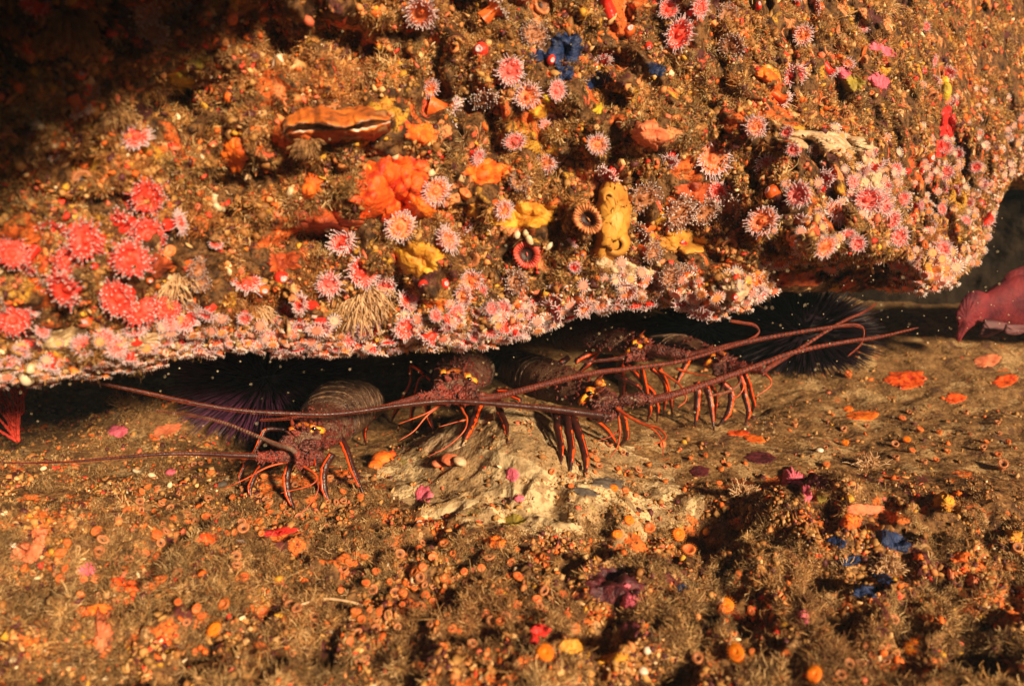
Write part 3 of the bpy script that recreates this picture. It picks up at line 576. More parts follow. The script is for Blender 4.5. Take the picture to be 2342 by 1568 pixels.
# ------------------------------------------------------------------ sponges and crusts
RK = [(905,440,92,78,'s_orred','large orange red sponge crust across the middle of the overhanging rock','sponge',.009,-20),
 (745,512,72,34,'s_deep','dull orange sponge crust left below the large orange red sponge','sponge',.007,5),
 (962,470,48,30,'s_orange','bright orange sponge crust on the right edge of the large one','sponge',.010,10),
 (1115,392,54,27,'s_orange','small bright orange sponge crust right of the large orange red sponge','sponge',.009,0),
 (965,305,42,26,'s_orange','orange sponge crust between the scallop and the large red sponge','sponge',.006,10),
 (714,425,28,36,'s_orange','upright orange sponge lobe below the gaping scallop','sponge',.016,0),
 (540,345,36,44,'s_orange','rounded orange sponge lump on the dark left side of the rock','sponge',.02,0),
 (1486,308,42,30,'s_salmon','salmon orange crust under the shelf edge of the rock','crust',.008,20),
 (960,592,58,40,'s_yellow','golden yellow sponge crust below the large orange red sponge','sponge',.007,0),
 (1195,492,86,34,'s_yellow','long dull yellow sponge crust left of the holed sponge','sponge',.005,-3),
 (1087,475,24,36,'s_mustard','mustard sponge lobe right of the large orange red sponge','sponge',.012,0),
 (408,172,46,30,'s_lemon','bright lemon yellow sponge in the dark upper left','sponge',.010,35),
 (455,135,28,24,'s_olive','olive yellow sponge just above the lemon yellow one','sponge',.008,0),
 (1296,110,42,42,'s_blue','dark blue sponge patch among the upper anemones, largest of the blue','sponge',.006,0),
 (1292,165,22,20,'s_blue','dark blue sponge patch under the largest blue one','sponge',.006,0),
 (1366,182,34,22,'s_blue','dark blue sponge patch below the pink anemone, right of the largest','sponge',.006,0),
 (1232,128,20,14,'s_blue','small blue sponge patch left of the largest blue one','sponge',.005,0),
 (1500,158,24,16,'s_blue','small dim blue patch farthest right of the upper blue patches','sponge',.005,0),
 (1365,252,16,17,'s_lemon','small round yellow sponge below the blue patches','sponge',.012,0),
 (1248,226,14,14,'s_lemon','small bright yellow sponge beside the pale upper anemones','sponge',.010,0),
 (2165,286,18,44,'s_red','blood red sponge streak on the right part of the rock','sponge',.008,5),
 (2150,340,16,20,'s_red','short red sponge crust below the blood red streak','sponge',.007,0),
 (2012,186,26,18,'s_pink','pink coralline crust on the upper right of the rock','coralline algae',.005,25),
 (1925,166,22,14,'s_pink','pink coralline crust left of the other pink one, upper right','coralline algae',.005,0),
 (2015,112,40,12,'s_pink','thin pink coralline streak near the top right','coralline algae',.004,20),
 (1950,192,34,22,'s_olive','olive yellow crust between the pink coralline crusts','crust',.005,0),
 (885,238,22,24,'s_mustard','mustard sponge lobe at the right end of the gaping scallop','sponge',.016,0),
 (130,770,95,40,'s_cream','knobbly cream crust along the lower left lip of the rock','crust',.012,-8),
 (300,775,80,28,'s_beige','beige knobbly crust on the lip right of the cream one','crust',.010,-5),
 (1900,325,95,22,'s_beige','pale beige crust along the top of the fringed bulge','crust',.008,8),
 (1990,420,26,90,'s_beige','pale beige crust down the right edge of the fringed bulge','crust',.008,0),
 (1600,440,60,20,'s_deep','dull orange crust in the shaded hollow behind the dark anemones','crust',.005,0),
 (1560,555,60,26,'s_mustard','dim mustard sponge below the dark anemones in the hollow','sponge',.008,10),
 (1820,640,60,18,'s_deep','rusty crust on the shaded underside right of the knob','crust',.003,0),
 (650,600,45,22,'s_deep','rusty sponge crust left of the pink anemones near the lip','sponge',.006,0),
 (1000,695,45,12,'s_orange','thin orange crust between anemones above the lip','crust',.006,0),
 (1680,668,34,26,'s_beige','beige crust on the front of the hanging knob','crust',.008,0),
 (2140,615,40,26,'s_yellow','yellow brown crust at the lower right corner of the rock','crust',.006,-20),
 (350,605,44,30,'s_deep','dull orange sponge right of the red anemone cluster','sponge',.012,0),
 (1240,255,30,18,'s_yellow','small golden crust among pale upper anemones','crust',.005,0),
 (1750,170,26,16,'s_orange','small orange crust near the upper right','crust',.006,30)]
for (x, y, rx, ry, m, lab, cat, h, rot) in RK:
    nm = {'sponge': 'encrusting_sponge', 'crust': 'reef_crust', 'coralline algae': 'coralline_crust'}[cat]
    crust(nm, 'rock', x, y, rx, ry, m, lab, cat, h, rot, dome=h >= .010)
FL = [(2070,868,52,21,'s_orred','large orange red sponge patch on the pale shelf at right','sponge',.004,0),
 (2185,910,26,12,'s_orred','small orange sponge patch right below the large one on the shelf','sponge',.004,0),
 (1972,950,40,11,'s_orange','flat orange sponge strip on the shelf below the large patch','sponge',.003,-4),
 (2258,824,32,15,'s_salmon','salmon sponge patch at the right end of the shelf','sponge',.004,-12),
 (1955,808,30,10,'s_orange','slanted orange sponge lobe beside the right urchin spines','sponge',.008,-52),
 (1690,990,26,7,'s_orred','thin orange crust right of the lobster legs','crust',.003,0),
 (1725,1003,28,9,'s_orange','thin orange crust below the other one right of the legs','crust',.003,8),
 (1940,935,12,7,'s_orange','tiny orange crust above the flat strip on the shelf','crust',.003,0),
 (1812,1105,30,40,'s_pink','pink coralline lump on the brown knob at right','coralline algae',.012,0),
 (1845,1128,12,22,'s_pink','pink coralline finger at the foot of the pink lump','coralline algae',.006,-10),
 (1870,1100,30,16,'s_maroon','maroon crust right of the pink coralline lump','crust',.004,20),
 (1600,1078,24,13,'s_maroon','dark maroon patch left of the larger maroon one on the slope','crust',.003,0),
 (1738,1046,36,14,'s_maroon','dark maroon patch on the slope above the brown knob','crust',.003,5),
 (1393,1105,42,13,'s_grey','grey smear on the slope right of the pale mound','crust',.003,5),
 (1340,1125,30,10,'s_grey','small grey smear left of the larger grey one','crust',.003,10),
 (1405,1340,70,44,'s_maroon','dark maroon crust around the pink knob in the foreground','crust',.005,10),
 (1442,1378,28,22,'s_pink','glossy pink coralline knob set in the dark maroon crust','coralline algae',.014,0),
 (1432,1340,14,10,'s_pink','small pink coralline cap above the glossy pink knob','coralline algae',.010,0),
 (1440,1440,26,24,'s_maroon','maroon crust below the glossy pink knob','crust',.006,0),
 (968,1130,20,20,'s_pink','pink coralline patch on the left flank of the pale mound','coralline algae',.005,0),
 (1172,1085,16,15,'s_pink','pink coralline patch near the crest of the pale mound','coralline algae',.004,0),
 (1188,1140,12,9,'s_pink','small pink patch below the crest of the pale mound','coralline algae',.004,0),
 (1180,1062,95,20,'s_cream','cream crust along the crest of the pale mound','crust',.0016,22),
 (1240,1150,105,17,'s_cream','cream streak running down the right flank of the mound','crust',.0016,38),
 (1150,1120,46,17,'s_cream','cream crust on the front of the pale mound','crust',.0016,-10),
 (1255,1190,85,13,'s_cream','lowest cream streak on the pale mound','crust',.0016,14),
 (1040,1160,62,12,'s_cream','cream crust at the left foot of the pale mound','crust',.0016,-18),
 (1010,1012,60,22,'s_beige','beige lumpy crust on top of the pale mound','crust',.005,-5),
 (1178,1188,24,14,'s_olive','olive patch between the cream streaks','crust',.003,0),
 (236,1455,30,66,'s_salmon','long salmon red sponge tongue hanging down the left foreground','sponge',.010,6),
 (215,1396,48,14,'s_orange','orange sponge arm at the top of the salmon tongue','sponge',.008,-8),
 (285,1336,52,16,'s_orred','orange red sponge wing on the left slope','sponge',.007,10),
 (350,1313,28,14,'s_red','red sponge patch right of the orange wing','sponge',.006,0),
 (58,1262,46,26,'s_salmon','salmon sponge patch at the far left edge','sponge',.008,0),
 (90,1225,30,20,'s_salmon','smaller salmon sponge above the far left patch','sponge',.007,0),
 (640,1216,42,9,'s_red','thin scarlet sponge streak on the left slope','sponge',.005,-10),
 (475,1233,26,14,'s_orred','orange red sponge patch in front of the left lobster','sponge',.007,0),
 (200,1302,26,18,'s_pink','pink coralline patch above the orange wing at left','coralline algae',.005,0),
 (1131,1240,26,18,'s_orange','orange sponge patch below the pale mound','sponge',.006,0),
 (1218,1466,16,20,'s_red','bright red sponge tuft in the bottom foreground','sponge',.012,0),
 (1236,1440,24,14,'s_red','scarlet sponge patch right above the bright red tuft','sponge',.008,0),
 (1308,1478,36,20,'s_yellow','mustard yellow sponge in the bottom foreground','sponge',.008,0),
 (1400,1505,40,12,'s_yellow','yellow sponge strip right of the mustard one','sponge',.006,-10),
 (1913,1240,26,13,'s_blue','dark blue patch at the left of the blue field','sponge',.005,10),
 (1942,1282,32,12,'s_blue','bright blue patch in the middle left of the blue field','sponge',.006,-10),
 (2040,1236,44,22,'s_blue','large blue patch at the upper right of the blue field','sponge',.005,20),
 (2022,1325,30,13,'s_blue','blue patch at the lower right of the blue field','sponge',.005,20),
 (1982,1352,32,16,'s_blue','lowest blue patch of the blue field','sponge',.005,0),
 (1562,1345,16,12,'s_blue','small dark blue patch right of the pink knob','sponge',.005,0),
 (1200,1402,18,10,'s_blue','small dark blue patch among orange cups in the foreground','sponge',.004,0),
 (1975,1164,46,14,'s_salmon','salmon crust above the blue field','crust',.006,0),
 (1944,1192,28,18,'s_orange','orange crust between the salmon one and the blue field','crust',.006,0),
 (2193,1274,24,12,'s_orange','orange ragged sponge at the right foreground','sponge',.008,-15),
 (2098,1275,16,14,'s_orange','orange sponge knob right of the blue field','sponge',.010,0),
 (2172,1318,11,25,'s_salmon','upright salmon sponge right of the blue field','sponge',.010,-10),
 (2222,1335,18,22,'s_salmon','broad salmon sponge lobe nearest the right edge','sponge',.012,-15),
 (2318,1228,20,18,'s_yellow','yellow sponge at the right edge of the picture','sponge',.010,0),
 (2153,1155,22,28,'s_yellow','golden sponge ball in a dark hollow at right','sponge',.026,0),
 (2186,1132,14,9,'s_orange','orange cap beside the golden sponge ball','sponge',.014,0),
 (1879,1136,15,15,'s_olive','olive yellow patch right of the pink lump','crust',.005,0),
 (1835,1415,18,22,'s_pink','pale pink crust below the blue field','coralline algae',.006,0),
 (2300,870,30,14,'s_orred','orange red crust at the right edge above the shelf','crust',.004,-10),
 (380,985,40,14,'s_salmon','orange crust on the rock behind the left lobster antenna','crust',.004,-20),
 (270,985,24,14,'s_pink','pink crust on the background rock at left','coralline algae',.004,0)]
for (x, y, rx, ry, m, lab, cat, h, rot) in FL:
    nm = {'sponge': 'encrusting_sponge', 'crust': 'reef_crust', 'coralline algae': 'coralline_crust'}[cat]
    crust(nm, 'floor', x, y, rx, ry, m, lab, cat, h, rot, dome=h >= .010)

# ------------------------------------------------------------------ yellow holed sponge: a tall blob with two raised vents
def holed_sponge():
    o = crust('holed_sponge', 'rock', 1395, 505, 44, 96, 's_mustard', 'smooth mustard yellow sponge with round vents, beside the ridged cup coral', 'sponge', .030, 8, seed=5, lob=.16, dome=True)
    base = np.array(o.location)
    bs = BVHTree.FromPolygons([v.co.copy() for v in o.data.vertices], [tuple(p.vertices) for p in o.data.polygons])
    for (x, y, r) in ((1410, 560, 25), (1392, 452, 14)):
        d = Vector(P(x, y, 1.0)) - CAM; d.normalize(); loc, n_, i, dist = bs.ray_cast(CAM - o.location, d)
        q = np.array(loc if loc is not None else Vector(hit('rock', x, y)[0]) - o.location) + 0; size = r / F * 1.02
        b = MB(); b.lathe([(1.5, -1.2), (1.15, -.25), (.9, .12), (.68, .16), (.52, .0)], 20, 0, wob=.04); b.lathe([(.52, .0), (.46, -.35), (.3, -.55), (.01, -.6)], 20, 1)
        v = b.obj('vent', [M['s_mustard'], M['cup_dark']], o, origin=(0, 0, 0)); v.location = q - np.array(P(x, y, 1) - np.array(CAM)) * 0 ; v.rotation_mode = 'QUATERNION'
        v.rotation_quaternion = frame(Vector((CAM - Vector(base + q)).normalized() * .8 + Vector((.12, 0, -.15)))); v.scale = (size,) * 3
bpy.context.view_layer.update(); holed_sponge()
crust('reef_crust', 'rock', 1425, 612, 70, 20, 's_beige', 'pale peach crust hanging below the yellow holed sponge', 'crust', .010, 14)
def special(kind, x, y, r, label, ax=(0, -1, -.1), lift=.3, surf='rock'):
    p, n_ = mid_hit(surf, x, y, 8); tocam = np.array((0, 0, CAMZ)) - p; tocam /= np.linalg.norm(tocam)
    s = r / F * proj(p)[2]; a = tocam * .8 + np.array(ax) * .4
    place_polyp(kind, p + tocam * s * lift, a, s, label, 0)
special('bigcup', 1347, 501, 35, 'orange brown ridged cup coral with dark mouth, on the yellow holed sponge', (-.5, -1, .1), 1.3)
special('redcup', 1205, 580, 31, 'dark red ridged cup coral under the white sea squirts', (0, -1, -.2), .6)

# ------------------------------------------------------------------ gaping rock scallop, orange-crusted
def scallop():
    lab = 'gaping rock scallop crusted with orange sponge, pearly inside its wavy lips'
    base, _ = mid_hit('rock', 765, 275, 15); d = proj(base)[2] - .02
    root = empty('rock_scallop', Vector(P(765, 280, d)), lab, 'scallop')
    xs = np.linspace(643, 893, 70); kx = [643, 660, 690, 730, 770, 790, 815, 850, 893]
    up_o = np.interp(xs, kx, [292, 262, 246, 240, 247, 252, 248, 244, 268]); lip_u = np.interp(xs, kx, [306, 291, 281, 281, 290, 292, 284, 272, 275])
    lip_l = np.interp(xs, kx, [308, 304, 300, 295, 294, 294, 299, 288, 279]); low_o = np.interp(xs, kx, [316, 324, 328, 322, 326, 320, 318, 318, 296])
    up_o = up_o + 4 * perlin(np.stack([xs / 14., 0 * xs, 0 * xs], -1)) + 3 * perlin(np.stack([xs / 6., 0 * xs, 0 * xs + 5], -1)); low_o = low_o + 6 * perlin(np.stack([xs / 10., 0 * xs + 3, 0 * xs], -1))
    wv = 4 * perlin(np.stack([xs / 17., 0 * xs + 8, 0 * xs], -1)) + 1.5 * perlin(np.stack([xs / 5., 0 * xs + 8, 0 * xs], -1)); lip_u = lip_u + wv; lip_l = lip_l + wv
    ends = np.sin(np.clip((xs - 643) / 250, 0, 1) * np.pi) ** .5
    def valve(rows, mats_idx, nm, mats):
        b = MB(); n = len(rows); V = np.concatenate([P(xs, yy, d + dd / 1000.) for (yy, dd) in rows])
        V = V + fbm(V * 60, 3)[:, None] * np.array([0, -.010, .003]) + perlin(V * 240)[:, None] * np.array([0, -.003, .001]); Fc = []; mi = []
        for i in range(n - 1):
            for j in range(len(xs) - 1):
                a = i * len(xs) + j; Fc.append((a, a + 1, a + 1 + len(xs), a + len(xs))); mi.append(mats_idx[i])
        b.add(V, Fc, mi); return b.obj(nm, mats, root)
    m_ = [M['scal'], M['shell'], M['s_deep'], M['mantle']]
    lerp = lambda a, c, t: a * (1 - t) + c * t
    valve([(up_o - 6, 50), (up_o, 24), (lerp(up_o, lip_u, .2), 8 - 10 * ends), (lerp(up_o, lip_u, .45), -2 - 18 * ends), (lerp(up_o, lip_u, .7), -6 - 24 * ends), (lip_u - 4, -8 - 27 * ends), (lip_u - 1, -7 - 28 * ends), (lip_u + 1.5, -2 - 24 * ends), (lip_u, 14), (lip_u, 40)], [0, 0, 0, 0, 0, 0, 1, 3, 3], 'upper_valve', m_)
    valve([(low_o + 8, 45), (low_o, 22), (lerp(low_o, lip_l, .35), 8 - 10 * ends), (lerp(low_o, lip_l, .75), 0 - 14 * ends), (lip_l + 1.5, -2 - 17 * ends), (lip_l - 1.5, 4 - 12 * ends), (lip_l, 30)], [2, 2, 2, 0, 1, 3], 'lower_valve', m_)
    b = MB(); xq = np.linspace(655, 885, 24); b.tube(P(xq, np.interp(xq, xs, (lip_u + lip_l) / 2), d + .004), .013, 8); b.obj('mantle', M['mantle'], root)
scallop(); EXCL.append(('rock', 768, 284, 128, 46, 1, 0))

# ------------------------------------------------------------------ hydroid clumps, tubes, squirts
def fan_clump(name, surf, x, y, r, m, label, cat, n=90, down=1.0, thick=.0012, spread=.9):
    p, nn = mid_hit(surf, x, y, 8); tocam = np.array((0, 0, CAMZ)) - p; tocam /= np.linalg.norm(tocam); s = r / F * proj(p)[2]; b = MB(); r0 = np.random.default_rng(int(x + y))
    for k in range(int(n * 1.8)):
        a = r0.uniform(-spread, spread); L = s * r0.uniform(1.1, 2.0); dv = tocam * r0.uniform(.2, .7) + np.array([math.sin(a), 0, -math.cos(a) * down]); dv /= np.linalg.norm(dv)
        st = p + tocam * .006 + np.array([math.sin(a), 0, down * .9]) * s * r0.uniform(0, .7); cur = r0.normal(size=3) * L * .17; thk = thick * .62
        pts = np.array([st, st + dv * L * .4 + cur * .5, st + dv * L * .75 + cur + tocam * L * .05, st + dv * L + cur * 1.4 + np.array((0, 0, -.15 * L))])
        b.tube(pts, [thk * .6, thk, thk * 1.4, thk * .5], 4)
        for j in (0, 1, 1):
            q = pts[1 + j] ; dv2 = dv + r0.normal(size=3) * .5; b.tube([q, q + dv2 * L * .2, q + dv2 * L * .33 - np.array((0, 0, .08 * L))], [thk * .7, thk, thk * .4], 3, cap=False)
    o = b.obj(name, M[m]); return tag(o, label, cat)
fan_clump('hydroid_clump', 'rock', 825, 672, 38, 'tan', 'thick beige hydroid clump hanging above the lip of the rock', 'hydroid', 170)
fan_clump('hydroid_clump', 'rock', 580, 706, 24, 'tan', 'small beige hydroid clump on the lip left of the thick one', 'hydroid', 70)
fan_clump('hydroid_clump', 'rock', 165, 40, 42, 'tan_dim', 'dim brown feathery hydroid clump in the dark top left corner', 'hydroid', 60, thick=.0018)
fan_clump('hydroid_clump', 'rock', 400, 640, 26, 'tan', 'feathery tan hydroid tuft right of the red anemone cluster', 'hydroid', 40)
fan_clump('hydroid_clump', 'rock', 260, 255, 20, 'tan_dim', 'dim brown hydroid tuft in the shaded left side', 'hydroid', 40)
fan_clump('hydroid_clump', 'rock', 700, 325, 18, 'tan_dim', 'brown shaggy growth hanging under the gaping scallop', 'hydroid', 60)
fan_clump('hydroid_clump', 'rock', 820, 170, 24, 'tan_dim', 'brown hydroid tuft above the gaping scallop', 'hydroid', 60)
fan_clump('hydroid_clump', 'floor', 1700, 1132, 18, 'tan', 'fuzzy pale hydroid plume standing on the brown knob', 'hydroid', 70, -1)
fan_clump('hydroid_clump', 'floor', 1985, 1065, 18, 'tan', 'fuzzy hydroid plume on the slope behind the pink lump', 'hydroid', 60, -1)
fan_clump('hydroid_clump', 'floor', 2030, 1300, 22, 'tan', 'curved fuzzy hydroid plume in the blue field', 'hydroid', 60, -1)
fan_clump('hydroid_clump', 'floor', 290, 925, 22, 'tan_dim', 'thin feathery hydroid on the background rock at left', 'hydroid', 30, -1)
def small(name, surf, parts, label, cat, group=None):
    """blobs: list of (px,py,r,stretch,tilt,material)"""
    b = MB(); mats = []; 
    for (x, y, r, st, tl, m) in parts:
        p, n_ = mid_hit(surf, x, y, 6); tocam = np.array((0, 0, CAMZ)) - p; tocam /= np.linalg.norm(tocam); s = r / F * proj(p)[2]
        if m not in mats: mats.append(m)
        R = np.array(Matrix.Rotation(math.radians(tl), 3, 'Y')); b.sphere(p + tocam * s * .8, (s, s, s * st), 14, 10, mats.index(m), R)
    V = b.v; b.v = [v + (fbm(v * 120, 2)[:, None] * .0015) for v in V]
    o = b.obj(name, [M[m] for m in mats]); return tag(o, label, cat, group)
small('sea_squirt', 'rock', [(62, 862, 17, 1.15, 0, 'white'), (72, 842, 11, 1.2, 20, 'white')], 'smooth cream white sea squirt bulb at the left end of the lip', 'sea squirt')
small('sea_squirt', 'rock', [(1183, 537, 7, 1.3, 0, 'white')], 'tiny white sea squirt, leftmost above the red cup coral', 'sea squirt', 'white sea squirts by the red cup coral')
small('sea_squirt', 'rock', [(1202, 534, 7, 1.3, 0, 'white')], 'tiny white sea squirt, middle one above the red cup coral', 'sea squirt', 'white sea squirts by the red cup coral')
small('sea_squirt', 'rock', [(1211, 548, 8, 1.7, -30, 'white')], 'longer white sea squirt touching the top of the red cup coral', 'sea squirt', 'white sea squirts by the red cup coral')
small('sea_squirt', 'rock', [(1256, 563, 6, 2.0, 35, 'white')], 'slim white sea squirt right of the red cup coral', 'sea squirt', 'white sea squirts by the red cup coral')
small('sea_squirt', 'rock', [(635, 150, 13, 1.9, 15, 'shell'), (638, 137, 10, 1.5, 30, 'tan')], 'grey white sea squirt in the dark upper part left of centre', 'sea squirt')
small('barnacle', 'rock', [(750, 518, 9, 1.4, 0, 'shell')], 'small pointed white barnacle on the dull orange crust', 'barnacle')
small('yellow_tube_sponge', 'rock', [(2163, 212, 12, 1.9, 0, 's_lemon'), (2160, 190, 9, 1.6, 0, 's_lemon')], 'pale yellow finger sponge on the upper right of the rock', 'sponge')
small('orange_sea_squirt', 'floor', [(875, 1050, 26, .7, 0, 's_orange'), (858, 1064, 17, .8, 0, 's_orange'), (895, 1040, 12, .8, 0, 's_orred'), (868, 1043, 6, 1, 0, 's_beige')], 'shiny orange sea squirt mound right of the front lobster', 'sea squirt')
small('crusted_pebble', 'floor', [(1030, 1050, 22, .55, 10, 's_salmon'), (1052, 1054, 17, .55, 20, 's_beige')], 'peach coloured crusted pebble on top of the pale mound', 'pebble')
small('crusted_pebble', 'floor', [(1000, 1060, 14, .6, 10, 's_salmon')], 'small salmon pebble left of the peach coloured one', 'pebble')
small('white_barnacle', 'floor', [(960, 1196, 9, .6, 20, 'shell')], 'small blue white snail shell below the left flank of the mound', 'shell')
small('sea_snail', 'floor', [(545, 1241, 15, .3, 0, 'shell')], 'pale lilac shell valve lying on the left slope', 'shell')
small('sea_snail', 'floor', [(508, 1106, 12, .5, 0, 's_grey')], 'dull grey shell near the front lobster antenna', 'shell')
small('sea_snail', 'floor', [(28, 1248, 9, .8, 0, 'shell')], 'white shell chip at the far left of the slope', 'shell')
small('sea_snail', 'floor', [(1472, 1533, 12, .6, 10, 'shell')], 'white oval shell at the bottom right of the pink knob', 'shell')
small('sea_snail', 'floor', [(1480, 1485, 10, .8, 30, 'shell')], 'broken white shell just above the oval one', 'shell')
small('sea_snail', 'floor', [(1873, 882, 0.1, 1, 0, 'shell'), (1874, 1029, 9, .5, 0, 'shell')], 'white shell chip on the slope right of the lobster legs', 'shell')
small('sea_snail', 'floor', [(390, 1080, 11, .8, 0, 's_pink')], 'pinkish ring shaped cup left of the front lobster', 'coral')
small('sea_squirt', 'floor', [(318, 1080, 6, 2.6, -60, 'white')], 'slim white sea squirt under the front lobster antenna, leftmost', 'sea squirt')
small('sea_squirt', 'floor', [(352, 1090, 6, 2.4, -50, 'white')], 'slim white sea squirt under the front lobster antenna, middle', 'sea squirt')
small('sea_squirt', 'floor', [(388, 1112, 6, 1.8, 10, 'white')], 'slim white sea squirt under the front lobster antenna, right', 'sea squirt')
def worm(surf, pts, r, m, label, lift=.012):
    ps = []
    for (x, y) in pts:
        p, _ = mid_hit(surf, x, y, 4); t = np.array((0, 0, CAMZ)) - p; ps.append(p + t / np.linalg.norm(t) * lift)
    q = smooth_path(ps, 6); b = MB(); b.tube(q, r * (1 + .12 * np.sin(np.arange(len(q)) * 1.9)), 8); o = b.obj('worm_tube', M[m]); return tag(o, label, 'worm tube')
worm('rock', [(492, 444), (490, 460), (497, 474), (510, 480)], .0035, 'white', 'curved cream worm tube left of centre on the rock')
worm('rock', [(1995, 575), (1992, 600), (1998, 625)], .0025, 'tan', 'thin tan worm tube dangling over the dark underside')
worm('rock', [(658, 728), (661, 750), (659, 770)], .0025, 'tan', 'thin beige worm tube on the lip below the hydroid clump')
worm('rock', [(1868, 590), (1876, 602), (1888, 600), (1888, 588)], .0028, 'white', 'pale curled worm tube under the fringed bulge')
worm('floor', [(660, 1395), (700, 1378), (745, 1368), (800, 1375), (830, 1385)], .0016, 'tan', 'long wavy pale worm tube lying on the foreground turf', .008)

# ------------------------------------------------------------------ cup corals and polyps of the sea floor
HOT = [(1658,1395,19,'hotcup','large glowing orange cup coral, upper of the two at bottom right'),(1685,1506,23,'hotcup','large red orange cup coral with frilled rim, lower right foreground'),(2089,1497,20,'hotcup','large smooth orange cup coral, farthest right in the foreground'),
 (1861,1555,21,'hotcup','large orange cup coral cut by the bottom edge'),(493,1449,17,'hotcup','bright orange cup coral in the left foreground'),(1940,1526,13,'brown','upper of the paired tube corals at the bottom'),(1968,1524,13,'brown','right one of the paired tube corals at the bottom'),(1922,1548,12,'brown','lowest tube coral beside the pair at the bottom'),
 (1605,1429,14,'cup','dull orange cup coral down left of the upper glowing one'),(1625,1455,10,'cup','small orange cup coral under the dull one'),(1596,1513,14,'brown','brown cup coral left of the red orange frilled one'),(1311,1447,15,'cup','orange cup coral above the mustard sponge'),(1297,1412,10,'cup','small orange ringed cup above the mustard sponge'),
 (1245,1362,14,'brown','brown ringed cup coral above the scarlet sponge'),(1286,1366,11,'cup','orange oval cup left of the maroon crust'),(1249,1504,21,'hotcup','frilled orange cup coral below the scarlet sponge'),(1575,1268,16,'cup','tan orange double cup on the middle slope'),(1186,1328,14,'cup','orange cup at the edge of the cup field'),(1180,1390,13,'cup','orange cup left of the small blue patch'),
 (2291,1072,13,'brown','ringed orange cup coral near the right edge'),(2321,1262,14,'brown','ringed orange cup with dark shadow at the right edge'),(1404,1122,10,'hotcup','tiny bright orange cup on the slope near the grey smear'),(2042,1492-70,11,'brown','small tan cup below the blue field'),(225,1262-40,13,'cup','flat pink orange cup on the left slope'),
 (1436,1198,12,'hotcup','orange flat cup on the middle slope, leftmost of a row'),(1485,1215,13,'cup','orange flat cup on the middle slope, second of a row'),(1550,1232,15,'hotcup','orange flat cup on the middle slope, third of a row'),(1615,1222,10,'hotcup','orange flat cup on the middle slope, last of a row'),(1412,1228,12,'hotcup','orange flat cup under the row on the middle slope'),
 (1940,863,10,'cup','tiny orange cup on the shelf left of the large patch'),(1933,1018,8,'hotcup','tiny orange cup on the shelf below the strip'),(2074,1030-20,8,'hotcup','bright orange ball on the slope at right'),(2605/1.2,1490/1.3,9,'cup','orange cup near the golden sponge ball')]
for i, (x, y, r, k, lab) in enumerate(HOT):
    p, n_ = mid_hit('floor', x, y, 10); tocam = np.array((0, 0, CAMZ)) - p; tocam /= np.linalg.norm(tocam); s = r / F * proj(p)[2]
    place_polyp(k, p + np.array((0, 0, s * .5)), n_ * .3 + tocam * .6 + np.array((0, 0, .5)) + RNG.normal(size=3) * .1, s, lab, i, 'cup corals on the sea floor'); EXCL.append(('floor', x, y, r, r, 1, 0))
r0 = np.random.default_rng(5)
REG = [  # region centre, radii, count, radius range, kinds, label
 ((1030, 1340), (260, 110), 78, (8, 13), ('cup', 'cup', 'brown'), 'small orange cup coral in the dense cup field of the centre foreground'),
 ((560, 1140), (270, 90), 70, (6, 10), ('cup', 'brown'), 'tiny peach cup coral on the slope around the front lobster legs'),
 ((330, 1280), (300, 110), 42, (8, 14), ('cup', 'brown'), 'small orange cup coral on the left slope in front of the antenna'),
 ((1480, 1080), (220, 70), 34, (5, 9), ('brown', 'cup'), 'tiny brown orange cup coral on the sandy slope below the middle lobsters'),
 ((2050, 1010), (260, 90), 24, (5, 9), ('cup', 'brown'), 'tiny orange cup coral scattered on the slope at right'),
 ((760, 1450), (380, 90), 30, (9, 15), ('cup', 'brown'), 'orange brown cup coral in the blurred bottom left foreground'),
 ((1900, 1420), (340, 110), 16, (7, 12), ('cup', 'brown'), 'small orange cup coral in the blurred turf at bottom right')]
for (c, rr, n, sz, kinds, lab) in REG:
    done = []; tries = 0
    while len(done) < n and tries < n * 30:
        tries += 1; a = r0.uniform(0, 6.28); q = math.sqrt(r0.uniform(0, 1)); x = c[0] + rr[0] * q * math.cos(a); y = c[1] + rr[1] * q * math.sin(a)
        if not (5 < x < 2337 and y < 1560) or any((x - u) ** 2 + (y - v) ** 2 < (sz[0] * 1.7) ** 2 for u, v in done): continue
        if any(e[0] == 'floor' and ((x - e[1]) / (e[3] + 6)) ** 2 + ((y - e[2]) / (e[4] + 6)) ** 2 < 1 for e in EXCL): continue
        p, n_ = hit('floor', x, y)
        if p is None: continue
        done.append((x, y)); s = r0.uniform(*sz) / F * proj(p)[2]; tocam = np.array((0, 0, CAMZ)) - p; tocam /= np.linalg.norm(tocam)
        place_polyp(kinds[int(r0.integers(len(kinds)))], p + np.array((0, 0, s * .35)), n_ * .4 + tocam * .35 + np.array((0, 0, .5)) + r0.normal(size=3) * .22, s, lab, int(r0.integers(3)), lab.replace('small ', '').replace('tiny ', ''))
